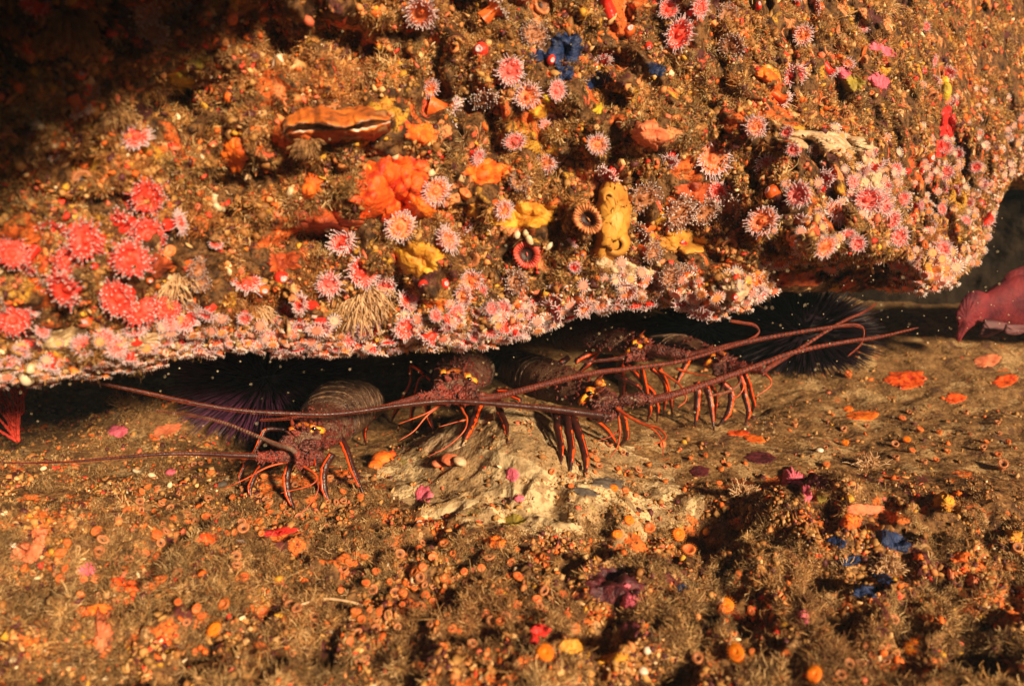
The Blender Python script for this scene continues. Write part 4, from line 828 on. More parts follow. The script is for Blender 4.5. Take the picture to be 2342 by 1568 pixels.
# ------------------------------------------------------------------ spiny lobsters
def floor_at(x, y):
    p, _ = hit('floor', x, y); return p
def lobster(name_label, spine, eyes, legs, antennae, antennules, seed, face=(0, -1, -.15), yaw_side=1, horns=(), cutf=.38, big=1.0):
    """spine: (px,py,depth,half-width px,half-height px) from abdomen to face; the rest is traced as (px,py) with depths interpolated"""
    r0 = np.random.default_rng(seed); sp = smooth_path(spine, 8); pts = P(sp[:, 0], sp[:, 1], sp[:, 2]); n = len(pts)
    w_ = sp[:, 3] / F * sp[:, 2]; h_ = sp[:, 4] / F * sp[:, 2]
    head = pts[-1]; root = empty('spiny_lobster', Vector((pts[:, 0].mean(), pts[:, 1].mean(), max(0.0, pts[:, 2].min() - .06))), name_label, 'lobster')
    T = np.gradient(pts, axis=0); T /= np.linalg.norm(T, axis=1, keepdims=True)
    side = np.cross(T, (0, 0, 1.0)); side /= np.linalg.norm(side, axis=1, keepdims=True); up = np.cross(side, T)
    K = 30; ang = np.arange(K) * 2 * np.pi / K
    def loft(i0, i1, seg):
        V = []
        for i in range(i0, i1):
            rr = 1 + (.05 * seg * abs(math.sin(i * math.pi / 3.0)))
            ca, sa = np.cos(ang), np.sin(ang); ex = .85
            cx = np.sign(ca) * abs(ca) ** ex * w_[i] * rr; cy = np.sign(sa) * abs(sa) ** ex * h_[i] * rr * np.where(sa < 0, .75, 1.0)
            ring = pts[i] + cx[:, None] * side[i] + cy[:, None] * up[i]
            ring += (fbm(ring * 55, 3)[:, None] * .0035) * (cx[:, None] * side[i] + cy[:, None] * up[i]) / max(w_[i], h_[i]); V.append(ring)
        V = np.concatenate(V); m = i1 - i0
        V = np.concatenate([V, pts[i0:i0 + 1] - T[i0] * w_[i0] * .4, pts[i1 - 1:i1] + T[i1 - 1] * w_[i1 - 1] * .5])
        Fc = [(i * K + k, i * K + (k + 1) % K, (i + 1) * K + (k + 1) % K, (i + 1) * K + k) for i in range(m - 1) for k in range(K)]
        Fc += [(m * K, (k + 1) % K, k) for k in range(K)] + [(m * K + 1, (m - 1) * K + k, (m - 1) * K + (k + 1) % K) for k in range(K)]
        return V, Fc
    cut = int(n * cutf)
    b = MB(); b.add(*loft(0, cut + 2, 1)); ab = b.obj('abdomen', M['abdo'], root)
    b = MB()                                                      # raised pale hind margins of the tail rings
    for i in range(2, cut + 1, 3):
        a = np.linspace(-.15, math.pi + .15, 22); ring = pts[i] + (np.cos(a) * w_[i] * 1.05)[:, None] * side[i] + (np.sin(a) * h_[i] * 1.05)[:, None] * up[i]; b.tube(ring, .0023, 5, up=tuple(T[i]))
    b.v = [v + fbm(v * 120, 2)[:, None] * .0018 for v in b.v]; b.obj('ring_margin', M['ring'], ab)
    b = MB(); b.add(*loft(cut, n, 0)); c = b.obj('carapace', M['cara'], root)
    b = MB()
    for k in range(170):                                     # forward-leaning spines over the shell
        i = int(r0.integers(cut + 2, n)); a = r0.uniform(-.3, math.pi + .3); e = pts[i] + np.cos(a) * w_[i] * .98 * side[i] + np.sin(a) * h_[i] * .98 * up[i]
        nrm = np.cos(a) * side[i] + np.sin(a) * up[i]; s = r0.uniform(.5, 1.3) * (.005 + .007 * (i - cut) / (n - cut)); b.cone(e, nrm * .6 + T[i] * .8, s * .45, s * 1.25, 5)
    b.obj('shell_spine', M['face'], c)['kind'] = 'stuff'
    # the front of the head: lumpy face plates
    b = MB(); dh = sp[-1, 2]; fw = w_[-3]; fh = h_[-3]
    for k in range(26):
        q = head + T[-1] * .005 + side[-1] * r0.uniform(-1, 1) * fw * 1.1 - up[-1] * r0.uniform(-.2, 1.3) * fh; s = r0.uniform(.006, .012) * big
        b.sphere(q, (s, s, s * .8), 8, 6); 
        if k % 2: b.cone(q + np.array((0, -s * .7, 0)), T[-1] + r0.normal(size=3) * .5, s * .4, s * 1.4, 5)
    b.v = [v + fbm(v * 140, 2)[:, None] * .002 for v in b.v]; b.obj('face_plate', M['face'], root)
    # eyes: black glossy ovals set in flared yellow plates
    tocam = np.array((0, 0, CAMZ)) - head; tocam /= np.linalg.norm(tocam); ex_ = np.cross(tocam, (0, 0, 1)); ex_ /= np.linalg.norm(ex_); ex_ = -ex_; ey_ = np.cross(ex_, tocam); ey_ = ey_ if ey_[2] > 0 else -ey_
    def bvh_body():
        return BVHTree.FromPolygons([Vector(v) for v in np.concatenate([loft(cut, n, 0)[0]])], [list(f) for f in loft(cut, n, 0)[1]])
    bb = bvh_body()
    def onbody(x, y, dflt):
        d = Vector(P(x, y, 1.0)) - CAM; d.normalize(); loc = bb.ray_cast(CAM, d)[0]; return np.array(loc) if loc is not None else P(x, y, dflt)
    for (x, y, r, flare) in eyes:
        q0 = onbody(x, y, dh); s = r / F * proj(q0)[2]; q = q0 + tocam * s * .95
        b = MB(); A = np.arange(28) * 2 * np.pi / 28; rad = s * (1.42 + .34 * np.cos(3 * A + .6) + .16 * np.cos(5 * A)); V = [q + tocam * s * .55]
        fl = np.array(flare, float)
        for t, hh in ((.35, .75), (.62, .85), (.85, .45), (1.0, -.1), (1.1, -.9)):
            for j, a in enumerate(A):
                v2 = np.array([math.cos(a) * 1.0, math.sin(a)]) * rad[j]; k_ = max(0, float(np.dot(v2 / (np.linalg.norm(v2) + 1e-9), fl / (np.linalg.norm(fl) + 1e-9)))) ** 3
                v2 = v2 * (1 + .75 * k_ * np.linalg.norm(fl)); V.append(q + t * (ex_ * v2[0] + ey_ * v2[1]) + tocam * s * (hh - .35 * k_ * t))
        N = 28; Fc = [(0, 1 + j, 1 + (j + 1) % N) for j in range(N)] + [(1 + i * N + j, 1 + (i + 1) * N + j, 1 + (i + 1) * N + (j + 1) % N, 1 + i * N + (j + 1) % N) for i in range(4) for j in range(N)]
        b.add(np.array(V), Fc); pl = b.obj('eye_plate', M['eyeyel'], root)
        b = MB(); Rm = np.stack([ex_, ey_, tocam], 1); b.sphere(q + tocam * s * .62, (s * .86, s * .66, s * .6), 16, 10, 0, Rm); b.obj('eye', M['eye'], pl)
    if len(eyes) > 1:
        (x0, y0, r_, _), (x1, y1, _, _) = eyes[:2]; b = MB(); xs = np.linspace(0, 1, 9)
        V = np.array([onbody(x0 + (x1 - x0) * t, y0 + (y1 - y0) * t - 13 * math.sin(math.pi * t), dh) + tocam * .005 for t in xs]); b.tube(V, r_ / F * dh * (.55 + .35 * np.sin(np.pi * xs)), 8); b.v = [v + fbm(v * 150, 2)[:, None] * .003 for v in b.v]; b.obj('eye_band', M['eyeor'], root)
    for (x, y, x2, y2, r) in horns:
        p = onbody(x, y, dh) ; s = r / F * dh; d2 = P(x2, y2, proj(p)[2] - .012) - p; b = MB(); b.cone(p - d2 * .2, d2, s, np.linalg.norm(d2) * 1.2, 8, bend=(0, 0, .1)); b.obj('horn', M['hornm'], root)
    # legs: dark tubes with an orange stripe down the side that faces us; feet on the sea floor
    for L in legs:
        base_d, th, ground = L[0], L[1], L[2]; J = L[3]; m = len(J)
        if ground:
            tip = floor_at(*J[-1]); td = proj(tip)[2] if tip is not None else base_d - .02
            td = min(max(td, base_d - .20), base_d + .10)
        else: td = base_d - .03
        ts = np.linspace(0, 1, m); q = np.array([P(x, y, base_d + (td - base_d) * t ** .8) for (x, y), t in zip(J, ts)])
        rr = .88 * th / F * base_d * np.interp(ts, [0, .3, .75, 1], [1.0, 1.0, .8, .28]); qq = smooth_path(np.column_stack([q, rr]), 6)
        for k in range(1, m - 1):                                # knuckles at the joints
            qq[k * 6, 3] *= 1.22
        b = MB(); b.tube(qq[:, :3], qq[:, 3], 10, up=(0.1, -1, .2)); lg = b.obj('leg', M['leg'], root)
        sidev = np.array((L[4] if len(L) > 4 else -1, 0, 0.)); off = np.array([0, -1, .25]) * .80 + sidev * .55
        cutn = int(len(qq) * .90); b = MB(); b.tube(qq[:cutn, :3] + off * qq[:cutn, 3:4] * .72, qq[:cutn, 3] * .46, 6, up=(.1, -1, .2)); b.obj('stripe', M['stripe'], lg)
    # antennae: spiny base segments, then a long whip
    for A in antennae:
        m_, ped, whip = A
        q = P(np.array([a[0] for a in ped]), np.array([a[1] for a in ped]), np.array([a[2] for a in ped])); rr = np.array([a[3] for a in ped]) / F * q[:, 1]
        qq = smooth_path(np.column_stack([q, rr]), 5); b = MB(); kk = np.arange(len(qq)); b.tube(qq[:, :3], qq[:, 3] * (1 + .10 * np.cos(kk * 2 * math.pi / 5)), 12)
        for k in range(34):
            i = int(r0.integers(0, len(qq) - 1)); a = r0.uniform(0, 6.28); nrm = np.array([.2 * math.cos(a), -abs(math.sin(a)) * .6, math.cos(a)]); nrm /= np.linalg.norm(nrm)
            b.cone(qq[i, :3] + nrm * qq[i, 3] * .8, nrm + (qq[min(i + 1, len(qq) - 1), :3] - qq[i, :3]) / .02, .0022, .007 * r0.uniform(.6, 1.3), 5)
        b.v = [v + fbm(v * 120, 2)[:, None] * .0015 for v in b.v]; pd = b.obj('antenna_base', M['face'], root)
        q = P(np.array([a[0] for a in whip]), np.array([a[1] for a in whip]), np.array([a[2] for a in whip])); rr = .84 * np.array([a[3] for a in whip]) / F * np.array([a[2] for a in whip])
        qq = smooth_path(np.column_stack([q, rr]), 26); kk = np.arange(len(qq)); b = MB(); b.tube(qq[:, :3], qq[:, 3] * (1 + .12 * (kk % 2)), 8); b.m = [2 if (j // 8) % 2 else 0 for j in range(len(b.m))]
        for i in range(2, len(qq) - 3, 1):                        # fine bristles along the whip
            for sgn in (1, -1):
                if qq[i, 3] < .0008: continue
                dv = np.array([r0.normal() * .3, -.4, sgn * 1.0]); b.cone(qq[i, :3] + np.array([0, -.2, sgn * .8]) * qq[i, 3], dv, .0006, .0022, 3, 1)
        b.obj('antenna', [M[m_], M['antle'], M['ant_dark' if m_ != 'ant_dark' else 'leg']], pd)
    for A in antennules:
        d0 = A[0]; q = np.array([P(x, y, d0 - .01 * i) for i, (x, y) in enumerate(A[2])]); rr = np.interp(np.linspace(0, 1, len(q)), [0, 1], [A[1], A[1] * .3]) / F * d0
        qq = smooth_path(np.column_stack([q, rr]), 7); b = MB(); b.tube(qq[:, :3], qq[:, 3], 6); b.obj('antennule', M['antle'], root)
    return root
def z1(*p): return [(455.7 + .3113 * x, 716.1 + .3113 * y) for x, y in p]
def z2(*p): return [(911.5 + .24907 * x, 748.7 + .24907 * y) for x, y in p]
def z3(*p): return [(1171.9 + .2699 * x, 683.6 + .2699 * y) for x, y in p]
lobster('front left spiny lobster with dark striped humped back, its grey stub antenna bent upward',
 [(838, 928, 1.52, 44, 40), (808, 925, 1.46, 62, 55), (780, 938, 1.40, 70, 66), (757, 962, 1.33, 68, 62), (735, 985, 1.27, 60, 52), (712, 1003, 1.22, 48, 38), (698, 1014, 1.19, 36, 27)],
 [(669, 986, 7, (-.5, -.8)), (717.5, 980, 8, (1.0, -.9))],
 [(1.26, 6, 0, z1((660, 860), (500, 850), (445, 940), (400, 1030), (340, 1110), (300, 1190), (288, 1265)), -1),
  (1.22, 8, 1, z1((600, 1060), (460, 1120), (378, 1265), (378, 1355)), -1),
  (1.19, 10, 1, z1((680, 1070), (642, 1200), (655, 1330), (700, 1445)), -1),
  (1.20, 6, 0, z1((900, 1010), (862, 1050), (860, 1160)), -1),
  (1.22, 10, 1, z1((980, 1030), (920, 1140), (920, 1290), (962, 1395)), -1),
  (1.26, 9, 1, z1((1030, 900), (1080, 1000), (1130, 1150), (1210, 1335)), -1),
  (1.40, 8, 1, z1((1200, 790), (1270, 760), (1215, 850), (1225, 970)), 1)],
 [('ant_dark', [(690, 1045, 1.18, 13), (650, 1043, 1.16, 15), (615, 1043, 1.15, 14), (585, 1042, 1.14, 10)],
   [(590, 1042, 1.14, 9), (530, 1040, 1.13, 7), (455, 1037, 1.12, 5.5), (365, 1038, 1.10, 4.6), (233, 1049, 1.08, 3.6), (149, 1056, 1.07, 2.8), (43, 1058, 1.06, 1.8), (-40, 1056, 1.05, 1.2)]),
  ('ant_grey', [(700, 1062, 1.17, 10), (684, 1054, 1.15, 10), (678, 1032, 1.14, 8)],
   [(679, 1036, 1.14, 7), (662, 1024, 1.14, 6.5), (632, 1015, 1.15, 6), (596, 1000, 1.16, 5), (518, 968, 1.18, 3.8), (456, 952, 1.19, 3), (415, 946, 1.20, 2.4), (349, 938, 1.21, 1.6)])],
 [(1.16, 3.2, z1((750, 1110), (860, 1190), (820, 1260), (600, 1320))), (1.15, 2.2, z1((860, 1190), (872, 1300), (790, 1430), (690, 1510))), (1.16, 3.0, z1((650, 1090), (500, 1130), (350, 1210), (180, 1290))), (1.17, 3.0, z1((740, 1100), (800, 1150), (865, 1200), (870, 1260)))],
 1, cutf=.56, horns=[(668, 966, 664, 950, 5), (706, 962, 712, 948, 5)])
lobster('middle spiny lobster facing the camera with two yellow ringed eyes on a domed brown shell',
 [(1085, 846, 1.68, 42, 38), (1078, 848, 1.60, 54, 50), (1068, 852, 1.52, 60, 54), (1058, 858, 1.44, 62, 54), (1048, 867, 1.38, 57, 47), (1043, 878, 1.335, 46, 34), (1040, 888, 1.30, 34, 24)],
 [(1015.6, 858, 8.5, (-.6, -.9)), (1072, 867, 8.5, (.5, -1.0))],
 [(1.42, 8, 1, z2((310, 480), (140, 350), (125, 420), (120, 500), (50, 640), (-30, 780), (-70, 870)), -1),
  (1.42, 7, 1, z2((240, 440), (200, 480), (165, 590), (140, 710), (118, 820), (130, 950)), -1),
  (1.38, 8, 1, z2((270, 640), (268, 720), (282, 830), (325, 950)), -1),
  (1.36, 11, 1, z2((760, 660), (735, 720), (690, 850), (645, 950), (575, 1095)), 1),
  (1.38, 9, 1, z2((890, 600), (910, 680), (935, 780), (985, 900), (1003, 1075)), -1),
  (1.40, 9, 1, z2((960, 720), (1020, 780), (1080, 890), (1230, 1040), (1340, 1225)), 1),
  (1.42, 9, 1, z2((1000, 740), (1080, 815), (1160, 930), (1310, 1030), (1450, 1150)), 1),
  (1.40, 6, 0, z2((900, 578), (1000, 580), (1050, 630), (1115, 660), (1112, 705)), -1)],
 [('ant', [(1030, 905, 1.29, 13), (995, 903, 1.28, 13), (955, 908, 1.27, 11)],
   [(958, 907, 1.27, 9), (911, 921, 1.26, 7), (860, 934, 1.25, 6), (790, 944, 1.24, 5), (700, 952, 1.235, 3.6), (640, 958, 1.23, 2.4), (590, 960, 1.23, 1.4)]),
  ('ant', [(1052, 905, 1.29, 13), (1075, 903, 1.285, 13), (1108, 910, 1.27, 12)],
   [(1100, 910, 1.27, 10), (1136, 906, 1.27, 9), (1210, 888, 1.27, 8), (1285, 868, 1.28, 7), (1360, 852, 1.29, 6.2), (1432, 843, 1.30, 5.6), (1550, 827, 1.33, 4.8), (1644, 800, 1.36, 4.0), (1706, 780, 1.38, 3.2), (1735, 761, 1.39, 2.8), (1727, 744, 1.39, 2.6), (1701, 738, 1.39, 2.4), (1668, 733, 1.39, 1.8)])],
 [(1.27, 3.4, z2((460, 690), (360, 720), (250, 790), (0, 885))), (1.27, 2.8, z2((400, 700), (260, 810), (140, 950), (0, 1040))), (1.26, 3.2, z2((560, 700), (600, 780), (630, 840), (600, 950), (450, 1090), (270, 1185))), (1.27, 2.2, z2((620, 845), (520, 870), (370, 912)))],
 2, horns=[(1031, 838, 1030, 824, 4), (1063, 841, 1064, 828, 4)])
lobster('spiny lobster right of the middle one, in profile with one bright yellow eye plate',
 [(1150, 838, 1.60, 44, 36), (1180, 845, 1.55, 50, 40), (1215, 860, 1.48, 54, 46), (1250, 874, 1.42, 55, 50), (1290, 888, 1.37, 52, 46), (1330, 903, 1.32, 44, 38), (1365, 917, 1.285, 34, 28), (1382, 926, 1.265, 24, 20)],
 [(1348.5, 899.5, 9, (-.7, -1.3)), (1378, 878, 4, (0, .8))],
 [(1.44, 8, 0, z3((470, 500), (430, 530), (330, 590), (220, 640), (150, 710)), -1),
  (1.30, 10, 1, z3((345, 930), (370, 1000), (382, 1090), (410, 1250), (410, 1400)), 1),
  (1.29, 11, 1, z3((440, 940), (460, 1010), (478, 1120), (500, 1280), (485, 1490)), 1),
  (1.28, 11, 1, z3((490, 970), (520, 1030), (570, 1160), (620, 1350), (612, 1510)), 1),
  (1.28, 8, 1, z3((650, 1010), (720, 1040), (800, 1110), (850, 1180), (890, 1245)), 1),
  (1.28, 9, 1, z3((900, 940), (940, 1000), (960, 1100), (958, 1180), (900, 1255)), 1),
  (1.44, 7, 0, z3((560, 640), (490, 700), (440, 770)), -1)],
 [('ant_dark', [(1392, 932, 1.26, 13), (1405, 942, 1.25, 13), (1396, 950, 1.245, 12), (1378, 951, 1.24, 11)],
   [(1398, 952, 1.24, 11), (1334, 944, 1.24, 9), (1266, 935, 1.235, 8), (1172, 926, 1.23, 7.2), (1086, 919, 1.225, 6.6), (1011, 917, 1.22, 6.2), (911, 927, 1.20, 5.8), (767, 946, 1.17, 5.4), (655, 945, 1.14, 5), (549, 938, 1.12, 4.4), (456, 924, 1.10, 4), (399, 912, 1.08, 3.6), (332, 897, 1.06, 3.3), (232, 876, 1.04, 2.8), (149, 861, 1.02, 2.0), (105, 858, 1.01, 1.4)]),
  ('ant', [(1405, 920, 1.27, 12), (1432, 915, 1.26, 15), (1460, 912, 1.25, 15), (1495, 914, 1.24, 13)],
   [(1490, 915, 1.24, 12), (1550, 899, 1.24, 10), (1631, 872, 1.25, 8.6), (1712, 843, 1.26, 7.6), (1824, 803, 1.28, 6.2), (1936, 781, 1.30, 4.6), (2011, 770, 1.31, 3.4), (2100, 749, 1.33, 1.8)])],
 [(1.24, 4.6, z3((880, 920), (960, 980), (1030, 1020), (1130, 1065), (1230, 1090), (1295, 1150), (1285, 1195), (1200, 1230))), (1.24, 3.2, z3((1040, 1030), (1160, 1080), (1240, 1150), (1275, 1230), (1275, 1330))), (1.24, 3.2, z3((900, 1000), (912, 1130), (890, 1250), (830, 1340))), (1.24, 2.6, z3((912, 1100), (840, 1160), (720, 1200)))],
 3, horns=[(1345, 870, 1350, 858, 5), (1370, 865, 1382, 855, 5)])
lobster('upper spiny lobster tucked under the lip, grey spotted shell and thick spiny antenna base',
 [(1215, 772, 1.80, 42, 34), (1245, 770, 1.74, 46, 38), (1285, 771, 1.66, 48, 40), (1330, 774, 1.60, 48, 40), (1375, 779, 1.55, 45, 36), (1415, 787, 1.51, 38, 30), (1448, 794, 1.48, 30, 23), (1466, 798, 1.46, 22, 17)],
 [(1454, 790, 8, (-.9, -1.3)), (1477, 781, 3.5, (0, .8))],
 [(1.50, 11, 1, z3((860, 430), (905, 480), (916, 560), (930, 700), (927, 830), (900, 925)), 1),
  (1.56, 10, 0, z3((760, 400), (700, 460), (640, 550), (525, 655)), 1),
  (1.54, 8, 0, z3((720, 440), (620, 480), (550, 520), (540, 550)), 1),
  (1.50, 7, 0, z3((870, 640), (950, 680), (1050, 730), (1110, 790)), 1),
  (1.50, 7, 1, z3((960, 540), (1050, 640), (1110, 710), (1190, 790), (1230, 920), (1222, 1050)), 1),
  (1.50, 7, 1, z3((1090, 560), (1130, 760), (1165, 930), (1140, 1040)), 1),
  (1.49, 6, 1, z3((1180, 590), (1260, 660), (1300, 760), (1290, 880), (1275, 1000)), 1),
  (1.49, 6, 1, z3((1250, 590), (1300, 700), (1340, 850), (1355, 1005)), 1)],
 [('ant', [(1478, 796, 1.45, 13), (1510, 801, 1.43, 14), (1545, 808, 1.41, 13), (1580, 813, 1.39, 10)],
   [(1575, 813, 1.39, 8.5), (1631, 800, 1.38, 7.6), (1686, 786, 1.38, 6.6), (1787, 766, 1.38, 5.2), (1899, 748, 1.38, 4.2), (1950, 743, 1.38, 3.2), (1974, 752, 1.38, 2.6), (1970, 785, 1.37, 2), (1938, 815, 1.36, 1.2)]),
  ('ant_dark', [(1470, 806, 1.44, 9), (1450, 812, 1.43, 9), (1430, 817, 1.42, 7)], [(1434, 816, 1.42, 4), (1390, 822, 1.42, 3.2), (1330, 828, 1.42, 2)])],
 [(1.44, 3.6, z3((1240, 600), (1330, 660), (1430, 740), (1472, 850), (1400, 920))), (1.45, 3.4, z3((1390, 590), (1530, 630), (1680, 655)))],
 4, horns=[(1440, 768, 1446, 757, 5), (1462, 768, 1476, 756, 5)])
lobster('rearmost spiny lobster at the right end of the group beside the dark urchin',
 [(1490, 800, 1.86, 36, 28), (1515, 798, 1.80, 42, 30), (1545, 800, 1.73, 44, 33), (1575, 806, 1.67, 42, 32), (1603, 815, 1.61, 36, 27), (1632, 826, 1.56, 28, 21), (1656, 834, 1.53, 20, 15)],
 [(1632, 818.6, 7, (-.8, -1.2)), (1658, 815, 3.5, (0, .8))],
 [(1.56, 8, 0, z3((1500, 500), (1470, 550), (1425, 640), (1375, 750)), 1),
  (1.52, 9, 1, z3((1560, 700), (1568, 790), (1562, 920), (1548, 1085)), 1), (1.52, 9, 1, z3((1620, 700), (1655, 780), (1682, 900), (1708, 1115)), 1),
  (1.52, 6, 1, z3((1680, 720), (1720, 800), (1722, 900), (1712, 1000)), 1), (1.52, 9, 1, z3((1750, 690), (1830, 760), (1855, 830), (1825, 970), (1740, 1080)), 1),
  (1.53, 8, 1, z3((1920, 640), (1950, 720), (1970, 830), (2000, 960), (1970, 1070)), 1), (1.53, 7, 1, z3((1970, 640), (2000, 720), (2025, 820), (2045, 900), (2010, 985)), 1),
  (1.52, 5, 0, z3((1790, 690), (1780, 740), (1750, 790)), -1)],
 [('ant', [(1668, 834, 1.52, 9), (1700, 838, 1.50, 11), (1725, 843, 1.48, 10), (1750, 848, 1.46, 8)], [(1745, 848, 1.46, 7), (1785, 824, 1.48, 6), (1824, 800, 1.50, 5.2), (1918, 740, 1.54, 3.8), (1974, 714, 1.57, 2.8), (2006, 693, 1.6, 1.4)]),
  ('ant_grey', [(1665, 845, 1.50, 7), (1680, 852, 1.49, 6)], [(1678, 851, 1.49, 5), (1690, 860, 1.47, 4.4), (1692, 874, 1.46, 3.8), (1680, 888, 1.45, 3), (1655, 898, 1.45, 2.2), (1620, 905, 1.45, 1.4)])],
 [(1.50, 3.4, [(1699, 848), (1745, 852), (1764, 878), (1727, 908)]), (1.50, 3.0, z3((1900, 640), (1960, 740), (1900, 830), (1860, 810)))],
 5, horns=[(1625, 796, 1630, 787, 4)])

# ------------------------------------------------------------------ urchins
def urchin(x, y, d, r, n, label, squash=.75, um='urchin'):
    c = P(x, y, d); s = r / F * d; root = empty('sea_urchin', Vector(c - np.array((0, 0, s * .4))), label, 'sea urchin'); r0 = np.random.default_rng(int(x))
    b = MB(); b.sphere(c, (s * .55, s * .5, s * .40), 24, 16); b.v = [v + fbm(v * 60, 2)[:, None] * .004 for v in b.v]; b.obj('shell', M[um], root)
    b = MB()
    for k in range(n):
        v = r0.normal(size=3); v /= np.linalg.norm(v); v[2] *= squash
        if v[1] > .75: continue
        L = s * r0.uniform(.48, .72); p0 = c + v * np.array([.5, .45, .42]) * s; b.tube([p0, p0 + v * L * .5, p0 + v * L], [.0028, .0022, .0005], 4, up=(.3, .5, .8), cap=False)
    o = b.obj('spine', M[um], root); o['kind'] = 'stuff'
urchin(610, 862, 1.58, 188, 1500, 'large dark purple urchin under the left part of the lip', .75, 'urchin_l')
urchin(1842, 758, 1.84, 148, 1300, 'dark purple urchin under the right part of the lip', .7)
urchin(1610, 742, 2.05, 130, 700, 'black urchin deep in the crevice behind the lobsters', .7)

# ------------------------------------------------------------------ pink fish leaving the frame at the right, tail towards us
def fish():
    d = 1.75; root = empty('pink_fish', Vector(P(2400, 770, d)), 'dull pink red fish resting tail first at the right edge beneath the reef', 'fish')
    sec = [(2212, 712, 14, 8), (2228, 710, 26, 14), (2252, 702, 36, 24), (2285, 692, 50, 34), (2330, 686, 70, 42), (2400, 684, 82, 52), (2480, 684, 84, 52), (2560, 690, 66, 42), (2620, 698, 36, 26), (2650, 704, 10, 8)]
    q = smooth_path(sec, 6); V = []; K = 24; A = np.arange(K) * 2 * np.pi / K
    for i, (x, y, h, w) in enumerate(q):
        dd = d + .10 * (i / len(q)); c = P(x, y, dd); V.append(c + np.stack([0 * A, np.cos(A) * w / F * d, np.sin(A) * h / F * d], 1))
    n = len(q); V = np.concatenate(V); Fc = [(i * K + k, i * K + (k + 1) % K, (i + 1) * K + (k + 1) % K, (i + 1) * K + k) for i in range(n - 1) for k in range(K)]
    Fc += [tuple(range(K))[::-1], tuple(range((n - 1) * K, n * K))]
    b = MB(); b.add(V, Fc); b.obj('body', M['fish'], root)
    def fin(nm, outline, m, dd=0.0, thick=.004):
        o = smooth_path([(x, y, 0) for x, y in outline], 5)[:, :2]; c = o.mean(0); fr = []; N = len(o)
        for t in (1.0, .7, .35):
            for k, (x, y) in enumerate(o):
                fr.append((c[0] + (x - c[0]) * t, c[1] + (y - c[1]) * t, thick * (1 - t) + .0007 + .0016 * math.sin(k * 2.1) * (t < .95)))
        top = np.array([P(x, y, d + dd - z) for x, y, z in fr]); bot = np.array([P(x, y, d + dd + z) for x, y, z in fr]); V = np.concatenate([top, bot, [P(c[0], c[1], d + dd - thick)], [P(c[0], c[1], d + dd + thick)]]); Fc = []; H = 3 * N
        for s_, base in ((1, 0), (-1, H)):
            for i in range(2):
                for k in range(N): a = (base + i * N + k, base + i * N + (k + 1) % N, base + (i + 1) * N + (k + 1) % N, base + (i + 1) * N + k); Fc.append(a[::s_])
            for k in range(N): Fc.append((base + 2 * N + k, base + 2 * N + (k + 1) % N, 2 * H + (s_ < 0))[::s_])
        for k in range(N): Fc.append((k, H + k, H + (k + 1) % N, (k + 1) % N))
        b = MB(); b.add(V, Fc); b.obj(nm, M[m], root)
    fin('tail_fin', [(2262, 672), (2232, 664), (2212, 672), (2196, 694), (2184, 722), (2190, 738), (2188, 758), (2186, 776), (2196, 780), (2206, 764), (2222, 748), (2246, 734), (2262, 726)], 'fish', -.005, .008)
    fin('anal_fin', [(2250, 728), (2246, 748), (2240, 766), (2256, 772), (2278, 764), (2300, 752), (2310, 740)], 'fish_pale', -.02, .007)
    fin('pectoral_fin', [(2300, 740), (2296, 760), (2320, 766), (2345, 760), (2370, 744)], 'fish_pale', -.06, .006)
    fin('dorsal_fin', [(2284, 660), (2296, 634), (2320, 616), (2400, 592), (2500, 592), (2560, 620), (2480, 650), (2330, 660)], 'fish', .02, .012)
fish()
# ------------------------------------------------------------------ red gorgonian at the left edge
def gorgonian():
    d = 1.30; b = MB(); r0 = np.random.default_rng(4); base = (42, 1010)
    for tip in ((-60, 880), (-30, 870), (0, 885), (14, 880), (36, 880), (48, 885), (-90, 930)):
        x0, y0 = base; x1, y1 = tip; pts = [P(x0 + (x1 - x0) * t + 6 * math.sin(t * 5 + tip[0]) * t, y0 + (y1 - y0) * t, d + .02 * math.sin(tip[0]) * t) for t in np.linspace(0, 1, 9)]
        b.tube(smooth_path(pts, 3), np.linspace(.0030, .0013, 25), 6)
        for j in (2, 4, 5, 6, 7):
            q = pts[j]; s_ = r0.choice((-1, 1)); e = q + np.array([s_ * r0.uniform(.010, .024), r0.uniform(-.01, .01), r0.uniform(.03, .06)]); b.tube(smooth_path([q, q + np.array((s_ * .008, 0, .008)), e], 4), np.linspace(.0020, .0010, 9), 5)
    b.v = [v + fbm(v * 200, 2)[:, None] * .0012 for v in b.v]; tag(b.obj('gorgonian', M['gorg'], origin=P(42, 1012, d)), 'red branching gorgonian at the left edge under the lip', 'gorgonian')
gorgonian()

